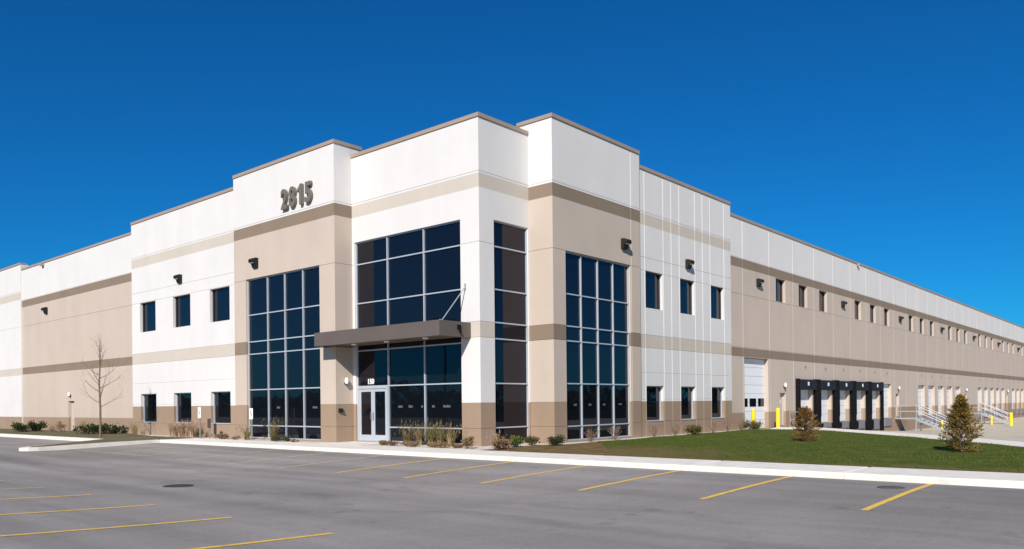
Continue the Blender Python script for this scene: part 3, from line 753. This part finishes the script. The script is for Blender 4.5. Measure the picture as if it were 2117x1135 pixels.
# ---- person doors
def pdoor(axis, plane, a, c, z0, z1, rec=.2):
    P = mk(axis, plane); b = MB(); g = .005
    b.box(P(a + .06, rec, z0 + g), P(c - .06, rec + .05, z1 - .06), TDOOR); D_ = b.build('door', BLD)
    b = MB(); b.box(P(a + g, rec - .04, z0 + g), P(a + .055, rec + .06, z1 - g), TDOOR); b.box(P(c - .055, rec - .04, z0 + g), P(c - g, rec + .06, z1 - g), TDOOR)
    b.box(P(a + .055, rec - .04, z1 - .055), P(c - .055, rec + .06, z1 - g), TDOOR); b.build('door_frame', D_)
    b = MB(); b.tube(P(a + .14, rec - .05, z0 + 1.0), P(a + .14, rec, z0 + 1.0), .03, .03, STEEL, 8); b.tube(P(a + .14, rec - .05, z0 + 1.0), P(a + .26, rec - .05, z0 + 1.0), .014, .014, STEEL, 6); b.build('handle', D_)
    return D_
for a, c in pdoors:
    d_ = pdoor('R', YR3, a, c, 0.0, 2.12)
    b = MB(); b.box((a + .38, YR3 + .18, 1.42), (a + .58, YR3 + .199, 1.66), WDOOR); b.build('door_sign', d_)
pdoor('L', XL2 + .03, dL3[0], dL3[1], -.05, 2.10)

# ---- overhead doors
def ohdoor(a, c, z0, z1, rec=.26, pans=5, win=None, name='dock_door'):
    P = mk('R', YR3); b = MB(); h = (z1 - z0) / pans
    for i in range(pans):
        b.box(P(a + .005, rec, z0 + i * h + .012), P(c - .005, rec + .03, z0 + (i + 1) * h - .006), WDOOR)
        b.box(P(a + .02, rec + .008, z0 + i * h - .006), P(c - .02, rec + .028, z0 + i * h + .012), GREYM)
    D_ = b.build(name, BLD)
    if win:
        b = MB()
        for (u0, u1, za, zb) in win:
            q = [P(u0, rec - .004, za), P(u1, rec - .004, za), P(u1, rec - .004, zb), P(u0, rec - .004, zb)]; b.face(q, GLASS)
        b.build('pane', D_)
    return D_
a, c = drive[0], drive[1]
ohdoor(a, c, -.08, 4.2, pans=8, win=[(a + .08, a + .98, 1.27, 1.78), (a + 1.24, a + 2.2, 1.27, 1.78), (a + 2.46, a + 3.36, 1.27, 1.78)], name='drive_in_door')
for a, c in dockU: ohdoor(a, c, 0.02, 2.96, win=[(a + .28, a + .62, 1.62, 2.0)])

# dock shelters on the first five docks
def shelter(x0, x1, plate):
    D_ = empty('dock_shelter', (0, 0, 0)); D_.parent = BLD
    y1 = YR3 - .004; zb = z_court((x0 + x1) / 2)
    pr = .22
    for u0, u1 in ((x0, x0 + .22), (x1 - .22, x1)):
        b = MB(); b.prism([(u0, y1, zb + .06), (u0, y1 - pr, zb + .06), (u0, y1 - pr, 3.08), (u0, y1, 3.08)], (u1 - u0, 0, 0), RUBBER)
        inner = (u1, u1 + .10) if u0 == x0 else (u0 - .10, u0)
        b.box((inner[0] + .002, y1 - pr - .01, .45), (inner[1] - .002, y1 - pr + .02, 2.40), RUBBER)
        k = zb + .5
        while k < 2.8:      # pleats of the side pad
            b.box((u0 + .01, y1 - pr - .025, k), (u1 - .01, y1 - pr - .002, k + .05), VINYL); k += .32
        b.build('side_pad', D_, bevel=.02)
    b = MB(); b.prism([(x0 + .22, y1, 3.06), (x0 + .22, y1 - pr - .02, 2.99), (x0 + .22, y1 - pr - .02, 2.34), (x0 + .22, y1 - pr + .04, 2.34), (x0 + .22, y1 - pr + .04, 2.7), (x0 + .22, y1, 2.7)], (x1 - x0 - .44, 0, 0), VINYL)
    b.build('head_curtain', D_)
    b = MB(); cx = (x0 + x1) / 2; b.box((cx - .13, y1 - pr - .04, 2.64), (cx + .13, y1 - pr - .022, 2.88), WDOOR); b.build('number_plate', D_)
    cx = (x0 + x1) / 2
    b = MB(); b.box((cx - .95, y1 - .10, zb + .25), (cx + .95, y1 - .002, -.02), GREYM); b.build('dock_leveler', D_)
    for s in (-1.12, 1.12):
        b = MB(); b.box((cx + s - .13, y1 - .22, zb + .3), (cx + s + .13, y1 - .103, -.03), RUBBER); b.build('dock_bumper', D_)
for i, a in enumerate(g1[:5]): shelter(a - .50, a + 2.45 + .47, i)
for a, c in dockU[5:]:
    b = MB(); cx = (a + c) / 2
    b.box((cx - 1.0, YR3 - .10, z_court(cx) + .55), (cx + 1.0, YR3 - .003, -.03), GREYM); b.build('dock_leveler', BLD)
for a, c in dockU:      # small fixture high over each dock
    b = MB(); b.box((a + 1.16, YR3 - .05, 3.88), (a + 1.28, YR3 - .003, 4.0), GREYM); b.tube((a + 1.22, YR3 - .05, 3.93), (a + 1.22, YR3 - .12, 3.9), .025, .03, GREYM, 8); b.build('dock_light', BLD)

# ---------------------------------------------------------------- stairs, rails, bollards
def stair(x0, label):
    T = empty('metal_staircase', (x0, YR3, -1.25)); tag(T, label, 'staircase', 'galvanised stairs up to the dock doors')
    # local: x along wall 0..1.6, y outward negative, z from court
    y_l = -1.8; n = 7; run = 2.45 / n; h = 1.23 / n
    b = MB(); b.box((0, -.02, 1.13), (1.6, y_l, 1.25), STEEL)
    for px in (.04, 1.56): b.box((px - .04, y_l + .02, 0), (px + .04, y_l + .10, 1.13), STEEL)
    b.build('landing', T)
    for px in (0.0, 1.56):
        b = MB(); b.prism([(px, y_l, 1.24), (px, y_l, .98), (px, y_l - 2.4, .0), (px, y_l - 2.65, .0), (px, y_l - 2.65, .06)], (.04, 0, 0), STEEL)
        b.build('stringer', T, fix=True)
    for i in range(n):
        b = MB(); zt = 1.25 - (i + 1) * h; yt = y_l - i * run
        b.box((.045, yt - .01, zt - .04), (1.555, yt - run - .02, zt), STEEL); b.build('tread', T)
    for px in (.03, 1.57):
        b = MB()
        for hh in (1.05, .55):
            b.tube((px, -.05, 1.25 + hh), (px, y_l, 1.25 + hh), .028, .028, STEEL); b.tube((px, y_l, 1.25 + hh), (px, y_l - 2.5, .05 + hh), .028, .028, STEEL)
        for yp, zp in ((-.08, 1.25), (y_l + .04, 1.25), (y_l - 1.2, .65), (y_l - 2.45, .07)): b.tube((px, yp, zp), (px, yp, zp + 1.05), .026, .026, STEEL)
        b.build('handrail', T)
    return T
stair(52.3, 'galvanised stair and landing by the near truck doors, left of the larger conifer')
stair(79.6, 'galvanised stair and landing farther down the wall, right of the larger conifer')
def bollard(x, y, z, h, r, label):
    T = empty('bollard', (x, y, z)); tag(T, label, 'bollard', 'yellow steel bollards')
    b = MB(); b.tube((0, 0, -.1), (0, 0, h), r, r, YEL, 18, cap=False)
    for i in range(4):
        t0 = math.pi / 2 * i / 4; t1 = math.pi / 2 * (i + 1) / 4
        b.tube((0, 0, h + r * .55 * math.sin(t0)), (0, 0, h + r * .55 * math.sin(t1)), r * math.cos(t0), max(r * math.cos(t1), .002), YEL, 18, cap=False)
    b.build('post', T, smooth=True)
    b = MB(); b.tube((0, 0, -.02), (0, 0, .02), r + .05, r + .03, COURT, 18); b.build('footing', T)
bollard(21.35, -1.75, -.10, 1.22, .115, 'yellow bollard left of the tall white drive-in door')
bollard(24.95, -1.75, -.10, 1.22, .115, 'yellow bollard right of the tall white drive-in door')
bollard(53.3, -4.6, -1.25, .95, .10, 'yellow bollard under the handrail of the near metal stair')
bollard(77.2, -4.2, -1.25, .95, .10, 'yellow bollard beside the far metal stair')
bollard(73.5, -6.6, -1.25, 1.3, .16, 'thick yellow bollard at the right edge of the photo on the truck court')
T = empty('pipe_railing', (28.45, YR3, -.18)); tag(T, 'short grey pipe railing between the tan door and first dock shelter', 'railing')
b = MB()
for z in (.55, 1.05): b.tube((0, -.05, z), (0, -1.1, z), .022, .022, STEEL); b.tube((0, -1.1, z), (.9, -1.1, z), .022, .022, STEEL)
for p in ((0, -.06), (0, -1.1), (.9, -1.1)): b.tube((p[0], p[1], 0), (p[0], p[1], 1.05), .022, .022, STEEL)
b.build('rail', T)

# ---------------------------------------------------------------- signs
def post_sign(x, y, hgt, ph, w, mt, label, mark=True, name='sign_post', grp='accessible parking signs'):
    T = empty(name, (x, y, -.06), 0); tag(T, label, 'sign', grp)
    b = MB(); b.box((-.03, -.025, 0), (.03, .025, hgt), GALV); b.build('post', T)
    b = MB(); t = .012
    # panel faces the camera side (-X), corners clipped
    cc = .03
    pts = [(-w / 2 + cc, hgt - ph), (w / 2 - cc, hgt - ph), (w / 2, hgt - ph + cc), (w / 2, hgt - cc), (w / 2 - cc, hgt), (-w / 2 + cc, hgt), (-w / 2, hgt - cc), (-w / 2, hgt - ph + cc)]
    b.prism([(-.04, u, z) for u, z in pts], (t, 0, 0), mt); pn = b.build('panel', T, fix=True)
    if mark:
        m_ = MB(); zc = hgt - ph * .5
        m_.tube((-.052, .01, zc + .10), (-.042, .01, zc + .10), .026, .026, SIGNB, 10)
        m_.box((-.050, -.005, zc - .03), (-.042, .03, zc + .07), SIGNB)
        for k in range(14):
            t0 = R(60 + k * 18); t1 = R(60 + (k + 1) * 18)
            m_.tube((-.046, .01 + .065 * math.cos(t0), zc - .05 + .065 * math.sin(t0)), (-.046, .01 + .065 * math.cos(t1), zc - .05 + .065 * math.sin(t1)), .009, .009, SIGNB, 5)
        m_.box((-.050, -.06, zc - .04), (-.042, .0, zc - .015), SIGNB)
        m_.build('symbol', pn)
    return T
post_sign(-2.05, 18.30, 1.66, .58, .30, SIGNW, 'white accessible-parking sign on a post between the lower left windows')
post_sign(-1.95, 13.45, 1.58, .54, .30, SIGNW, 'white accessible-parking sign on a post in front of the four-bay window')
post_sign(-1.78, 17.80, 1.05, .50, .34, SIGNBR, 'dark brown narrow sign on a short post right of the left white sign', mark=False, grp='brown marker signs')

# lot light pole standing outside the frame, mirrored in the entrance glass
T = empty('light_pole', (-24.0, 26.8, -.3)); tag(T, 'tall dark lot light pole mirrored in the right bay of the entrance glass', 'light pole')
b = MB(); b.tube((0, 0, .7), (0, 0, 9.2), .10, .07, BRONZE, 10); b.build('pole', T)
b = MB(); b.tube((0, 0, -.2), (0, 0, .75), .30, .30, COURT, 16); b.build('footing', T)
b = MB(); b.box((-.75, -.04, 9.0), (.75, .04, 9.08), BRONZE); b.box((-1.15, -.2, 8.98), (-.6, .2, 9.14), BRONZE); b.box((.6, -.2, 8.98), (1.15, .2, 9.14), BRONZE); b.build('lamp_head', T)
# ---------------------------------------------------------------- plants
def leafquad(b, p, d, L, Wd, mt):
    d = d.normalized(); s = d.cross(Vector((random.uniform(-1, 1), random.uniform(-1, 1), random.uniform(-1, 1))))
    if s.length < 1e-3: s = d.orthogonal()
    s.normalize(); p = Vector(p)
    b.face([p, p + d * L * .5 + s * Wd, p + d * L, p + d * L * .5 - s * Wd], mt)
def rnd(): return Vector((random.gauss(0, 1), random.gauss(0, 1), random.gauss(0, 1))).normalized()

def shrub(x, y, z, rx, ry, h, mt, n, L, label, name='shrub', cat='shrub', group='foundation shrubs', stems=12, gap=.25, spread=1.0, up=.5):
    T = empty(name, (x, y, z), random.uniform(0, 6.28)); tag(T, label, cat, group)
    b = MB(); tips = []
    for i in range(stems):
        a = random.uniform(0, 6.28); q = random.uniform(.3, 1)
        tip = Vector((math.cos(a) * rx * q * spread, math.sin(a) * ry * q * spread, h * random.uniform(.55, 1.0) * (1 - .35 * q)))
        mid = tip * .5 + Vector((0, 0, -.05 * h)); b.tube((0, 0, -.03), mid, .012, .008, TWIG, 5, cap=False); b.tube(mid, tip, .008, .004, TWIG, 5, cap=False); tips.append(tip)
    b.build('stems', T)
    f = MB(); cl = [t * random.uniform(.5, 1.0) for t in tips for _ in range(3)]
    for i in range(n):
        c = random.choice(cl); r_ = min(rx, ry, h) * random.uniform(.05, .42)
        p = c + rnd() * r_; p.z = max(p.z, .02)
        d = rnd() + Vector((0, 0, up)) + (p.normalized() * .8 if p.length > 0 else Vector((0, 0, 1)))
        leafquad(f, p, d, L * random.uniform(.6, 1.4), L * .28, mt)
    f.build('foliage', T)
    return T
def grassclump(x, y, z, r, h, mt, n, label, name='ornamental_grass', group='clumps of ornamental grass', wd=.010, lean=.6):
    T = empty(name, (x, y, z), 0); tag(T, label, 'ornamental grass', group)
    f = MB()
    for i in range(n):
        a = random.uniform(0, 6.28); rr = r * random.uniform(0, .35); L = h * random.uniform(.45, 1.05); le = random.uniform(.05, lean)
        base = Vector((math.cos(a) * rr, math.sin(a) * rr, 0)); a2 = a + random.uniform(-.8, .8); dr = Vector((math.cos(a2), math.sin(a2), 0))
        side = Vector((-dr.y, dr.x, 0)) * wd * random.uniform(.7, 1.5); pts = []
        for k in range(5):
            t = k / 4; pts.append(base + dr * (le * L * t ** 1.8) + Vector((0, 0, L * (t - .28 * le * t ** 3))))
        for k in range(4):
            s0 = side * (1 - k / 4.2); s1 = side * (1 - (k + 1) / 4.2)
            n0 = len(f.v); f.v += [tuple(pts[k] - s0), tuple(pts[k] + s0), tuple(pts[k + 1] + s1), tuple(pts[k + 1] - s1)]; f.f.append((n0, n0 + 1, n0 + 2, n0 + 3)); f.mi.append(f.m(mt))
        if random.random() < .22:      # seed head
            for q in range(5): leafquad(f, pts[-1] - Vector((0, 0, .03 * q)), rnd() + Vector((0, 0, 1.2)), .06, .012, mt)
    f.build('blades', T)
    return T

# left wing
shrub(-2.6, 41.6, -.04, 1.0, 1.6, .66, LF_JUN, 2200, .13, 'dark spreading juniper at the far left by the tan wall', group='dark junipers by the left wing', stems=26)
shrub(-2.1, 30.9, -.04, 1.0, 1.9, .64, LF_JUN, 2300, .13, 'dark spreading juniper behind the bare young tree', group='dark junipers by the left wing', stems=28)
shrub(-1.7, 38.4, -.04, .35, .35, .85, LF_TAN, 220, .10, 'thin yellow-brown shrub left of the tan side door', group='dry shrubs by the left wing', stems=14)
shrub(-1.6, 40.0, -.04, .5, .5, .6, LF_PINK, 160, .10, 'sparse pinkish dry shrub between juniper and tan side door', group='dry shrubs by the left wing', stems=14)
shrub(-1.8, 44.5, -.04, .5, .5, .7, LF_PINK, 200, .10, 'sparse pinkish dry shrub at the left edge of the photo', group='dry shrubs by the left wing', stems=14)
grassclump(-1.5, 35.0, -.04, .4, 1.0, LF_TAN, 120, 'thin pale grass clump against the wall right of the side door')
grassclump(-1.5, 27.2, -.06, .4, .9, LF_TAN, 110, 'thin pale grass clump at the joint of tan and white walls')
for i, (yk, hh, nn, lb) in enumerate(((22.4, .80, 300, 'leftmost feathery pinkish grass clump under the middle lower window'), (21.4, .95, 340, 'tall feathery pinkish grass clump under the middle lower window'),
                                  (20.4, 1.0, 320, 'feathery pinkish grass clump right of the tallest one'), (19.5, .75, 220, 'rightmost of the feathery pinkish grass clumps by the left sign'))):
    grassclump(-1.45 - .1 * (i % 2), yk, -.06, .5, hh, LF_PINK, nn, lb, group='feathery grasses under the left windows', wd=.014)
shrub(-1.6, 19.2, -.06, .35, .35, .5, LF_OLIVE, 400, .06, 'small grey-brown shrub at the foot of the left white sign')
shrub(-1.7, 16.6, -.06, .5, 1.1, .28, LF_BROWN, 1100, .06, 'low dark mat-forming shrub right of the brown sign')
grassclump(-1.55, 14.55, -.06, .35, .80, LF_OG, 110, 'straggly grass clump under the left pane of the four-bay window')
grassclump(-1.6, 12.1, -.06, .4, 1.15, LF_OG, 190, 'tall straggly grass clump right of the white sign post')
shrub(-1.75, 11.2, -.06, .35, .6, .26, LF_JUN, 900, .06, 'low dark green mat shrub under the four-bay window')
for x, y, r_, lb in ((-1.75, 15.3, .25, 'small dry tuft beside the left end of the four-bay window'), (-1.78, 10.1, .22, 'tiny dry tuft at the foot of the tan pilaster')):
    shrub(x, y, -.06, r_, r_, .14, LF_BROWN, 160, .05, lb, group='small dry tufts in the gravel')
# entrance bed: tall grasses against the glass and low brown clumps
for x, y, hh, nn, mt_, lb in ((-.55, 3.75, 1.05, 130, LF_OG, 'leftmost tall grass clump against the entrance glass'), (-.5, 3.0, 1.0, 170, LF_TAN, 'tall tan grass clump right of the mullion'),
                              (-.45, 2.4, 1.15, 190, LF_OG, 'greenest tall grass clump against the entrance glass'), (-.5, 1.75, 1.1, 150, LF_OG, 'leaning tall grass clump near the white pier'),
                              (-.55, 1.15, 1.0, 100, LF_TAN, 'rightmost tall grass clump at the white pier')):
    grassclump(x, y, -.06, .4, hh, mt_, nn, lb, group='tall grasses against the entrance glass', wd=.010, lean=.9)
names = ['first low brown tuft right of the entrance doors', 'second low brown tuft right of the entrance doors', 'third low brown tuft from the entrance doors', 'fourth low brown tuft from the doors',
         'fifth low brown tuft from the doors, left of the mullion', 'sixth low brown tuft, before the tall grasses', 'seventh low brown tuft, before the tall grasses', 'eighth low brown tuft, before the greenest grass',
         'ninth low brown tuft, left of the white pier', 'tenth low brown tuft, at the edge of the white pier']
for i, lb in enumerate(names):
    y = 4.75 - i * .52; x = -1.15 - .35 * (i % 3) * .6 + (.0 if i % 2 else .2)
    if i > 4: x -= .15
    shrub(x, y, -.06, .24 + .05 * (i % 2), .28, .17 + .05 * ((i * 7) % 3) / 2, LF_BROWN, 420, .055, lb, name='low_tuft', group='low brown tufts in the entrance bed', stems=14)
shrub(-1.35, -.55, -.06, .30, .30, .50, LF_BROWN, 900, .07, 'upright orange-brown shrub in front of the building corner', group='brown shrubs at the corner')
shrub(-1.15, -2.05, -.05, .40, .40, .42, LF_BROWN, 1100, .07, 'round orange-brown shrub right of the building corner', group='brown shrubs at the corner')
grassclump(-1.0, -1.7, -.05, .3, .75, LF_PINK, 70, 'wispy dry stalks sticking out of the round brown shrub')
shrub(.45, -1.45, -.055, .34, .34, .42, LF_GREEN, 1500, .07, 'bright green round shrub under the narrow corner window', group='green shrubs by the corner', stems=16)
shrub(1.65, -1.15, -.055, .32, .32, .40, LF_OLIVE, 900, .07, 'olive-brown shrub right of the bright green one', group='green shrubs by the corner')
shrub(2.0, -2.15, -.055, .36, .36, .42, LF_JUN, 1500, .07, 'dark green round shrub in front of the tan pilaster', group='green shrubs by the corner', stems=16)
def twiggy(x, y, h, r, label):
    T = empty('twiggy_shrub', (x, y, -.05)); tag(T, label, 'shrub', 'leafless twiggy shrubs along the right foundation'); b = MB()
    for i in range(26):
        a = random.uniform(0, 6.28); q = random.uniform(.2, 1); p = Vector((0, 0, 0)); d = Vector((math.cos(a) * r * q, math.sin(a) * r * q, h * random.uniform(.6, 1)))
        m = d * .5 + rnd() * .05; b.tube(p, m, .009, .006, TWIG, 4, cap=False); b.tube(m, d, .006, .003, TWIG, 4, cap=False)
        for k in range(3):
            s = m.lerp(d, random.random()); b.tube(s, s + rnd() * .14 + Vector((0, 0, .08)), .004, .002, TWIG, 4, cap=False)
    for i in range(60):
        p = Vector(random.choice(b.v)); leafquad(b, p, rnd(), .06, .015, LF_BROWN)
    b.build('twigs', T)
for x, h, lb in ((5.0, .55, 'leftmost twiggy shrub under the right four-bay window'), (6.9, .60, 'second twiggy shrub under the right four-bay window'), (9.9, .75, 'twiggy shrub under the first lower right window, left side'),
                 (11.9, .7, 'twiggy shrub between first and second lower right windows'), (15.9, .75, 'twiggy shrub right of the second lower right window'), (17.6, .8, 'twiggy shrub under the third lower right window'), (19.3, .75, 'twiggy shrub at the joint of the white and tan walls')):
    twiggy(x, -1.95 if x > 9 else -1.75, h, .4, lb)
shrub(13.6, -2.1, -.04, .5, .5, .52, LF_OLIVE, 1500, .08, 'yellow-green shrub below the second lower right window', group='shrubs on the right foundation', stems=16)
shrub(20.6, -2.0, -.04, .55, .55, .62, LF_OLIVE, 1600, .08, 'brownish shrub left of the tall white drive-in door', group='shrubs on the right foundation', stems=16)

# conifers on the lawn
def conifer(x, y, h, r, mt, n, label, skirt=.35, ragged=.35, shape=1.0):
    T = empty('young_conifer', (x, y, z_lawn(x, y) - .02), random.uniform(0, 6)); tag(T, label, 'young conifer', 'young conifers on the lawn')
    b = MB(); b.tube((0, 0, -.05), (.02, .01, h * .5), .035, .022, BARK, 8, cap=False); b.tube((.02, .01, h * .5), (0, 0, h * .97), .022, .005, BARK, 8, cap=False)
    b.build('trunk', T)
    f = MB(); nb = int(h * 80)
    for i in range(nb):
        t = (i + random.random()) / nb; t = t ** 1.05; z = .02 + h * .95 * t
        prof = (1 - t) ** shape * (0.80 + .20 * min(1, t / .12)) + .035
        a = i * 2.399 + random.uniform(-.4, .4); L = r * prof * random.uniform(1 - ragged, 1.12)
        d = Vector((math.cos(a), math.sin(a), random.uniform(.0, .65) + .3 * t - (.12 if t < .12 else 0))); tip = Vector((0, 0, z)) + d * L
        b0 = Vector((0, 0, z)); f.tube(b0, tip, .007, .002, TWIG, 4, cap=False)
        for k in range(max(4, int(n / nb))):
            s = random.uniform(.25, 1.0) ** .8; p = b0.lerp(tip, s) + rnd() * .045 * (1.3 - .4 * s); dd = d.normalized() * .9 + rnd() * .8 + Vector((0, 0, .3))
            leafquad(f, p, dd, random.uniform(.05, .11), .012, mt)
    f.build('foliage', T)
conifer(8.84, -9.5, 1.34, .64, LF_TREE1, 5500, 'smaller reddish-brown conifer on the lawn before the dock shelters', shape=.55, ragged=.5)
conifer(4.75, -15.9, 1.78, .70, LF_TREE2, 9000, 'larger olive and orange conifer on the lawn at the right', shape=.95, ragged=.5)

# bare young tree
T = empty('bare_tree', (-4.55, 24.6, -.06)); tag(T, 'leafless young tree with thin upright branches on the grass island', 'tree')
tr = MB(); pts = [Vector((0, 0, -.05)), Vector((.02, .01, 1.6)), Vector((-.02, .03, 3.0)), Vector((.03, 0, 4.2)), Vector((.0, .02, 4.95)), Vector((-.02, -.04, 5.6))]; rr = [.068, .055, .045, .034, .018, .005]
for i in range(5): tr.tube(pts[i], pts[i + 1], rr[i], rr[i + 1], BARK, 9, cap=False)
tr.build('trunk', T)
br = MB()
def branch(p, d, L, r, lvl):
    seg = 5; q = p.copy(); dd = d.normalized(); r0 = r
    for k in range(seg):
        dd = (dd + rnd() * .14 + Vector((0, 0, .16 if lvl < 2 else .08))).normalized(); nq = q + dd * L / seg; r1 = r * (1 - (k + 1) / (seg + .4)) + .0018
        br.tube(q, nq, r0, r1, BARK if lvl == 0 else TWIG, 5, cap=False)
        if lvl < 3 and k >= 1 and random.random() < (.90 if lvl == 0 else .48):
            sd_ = dd.cross(rnd()).normalized(); branch(nq, dd * .75 + sd_ * .75, L * random.uniform(.30, .48), r1 * .62, lvl + 1)
        q = nq; r0 = r1
def tp(z):
    for i in range(5):
        if pts[i].z <= z <= pts[i + 1].z: return pts[i].lerp(pts[i + 1], (z - pts[i].z) / (pts[i + 1].z - pts[i].z))
    return pts[-1]
for i in range(19):
    z = 1.7 + 3.3 * (i / 18) ** .9; a = i * 2.399 + random.uniform(-.3, .3); L = (1.5 if z < 3.4 else 1.5 - (z - 3.4) * .5) * random.uniform(.7, 1.1)
    if z > 3.5: d = Vector((math.cos(a) * .45, math.sin(a) * .45, 1.0)); L *= .85
    else: d = Vector((math.cos(a), math.sin(a), .42))
    branch(tp(z), d, L, .020 if z < 4 else .014, 0)
br.build('branches', T)

# lawn blades: uncountable
f = MB(); k = f.m(LF_LAWN); cnt = 0
from mathutils import noise as mnoise
while cnt < 30000:
    x = -1.9 + random.random() ** 1.35 * 24; y = random.uniform(-24, -1.6)
    if not inpoly(x, y, lawn_poly): continue
    if mnoise.noise(Vector((x * .55, y * .55, 0))) < random.uniform(-.45, .35): continue
    if math.hypot(x + 1.6, y + 6.2) < random.uniform(.5, 7.5): continue
    cnt += 1; z = z_lawn(x, y); a = random.uniform(0, 6.28); h = random.uniform(.02, .06); w_ = random.uniform(.006, .014)
    lx, ly = random.uniform(-.03, .03), random.uniform(-.03, .03); n0 = len(f.v)
    f.v += [(x - math.cos(a) * w_, y - math.sin(a) * w_, z - .01), (x + math.cos(a) * w_, y + math.sin(a) * w_, z - .01), (x + lx, y + ly, z + h)]
    f.f.append((n0, n0 + 1, n0 + 2)); f.mi.append(k)
o = f.build('lawn_grass'); tag(o, 'short green grass blades of the lawn beside the sidewalk', 'grass', kind='stuff')

# distant tree line behind the viewer, seen only mirrored in the glass
f = MB(); k = f.m(WOOD)
for i in range(13000):
    a = R(random.uniform(82, 350)); d = random.uniform(330, 400)
    hh = 7.0 + 2.8 * math.sin(a * 9) + 2.0 * math.sin(a * 23) + 1.6 * math.sin(a * 61 + 1); p = Vector((math.cos(a) * d, math.sin(a) * d, -.5 + random.random() * max(hh, 2)))
    s = rnd() * random.uniform(1.2, 3.2); t = rnd() * random.uniform(1.2, 3.2)
    n0 = len(f.v); f.v += [tuple(p - s), tuple(p + t), tuple(p + s), tuple(p - t)]; f.f.append((n0, n0 + 1, n0 + 2, n0 + 3)); f.mi.append(k)
o = f.build('distant_woodland'); tag(o, 'low dark line of far-off trees across the fields', 'woodland', kind='stuff')
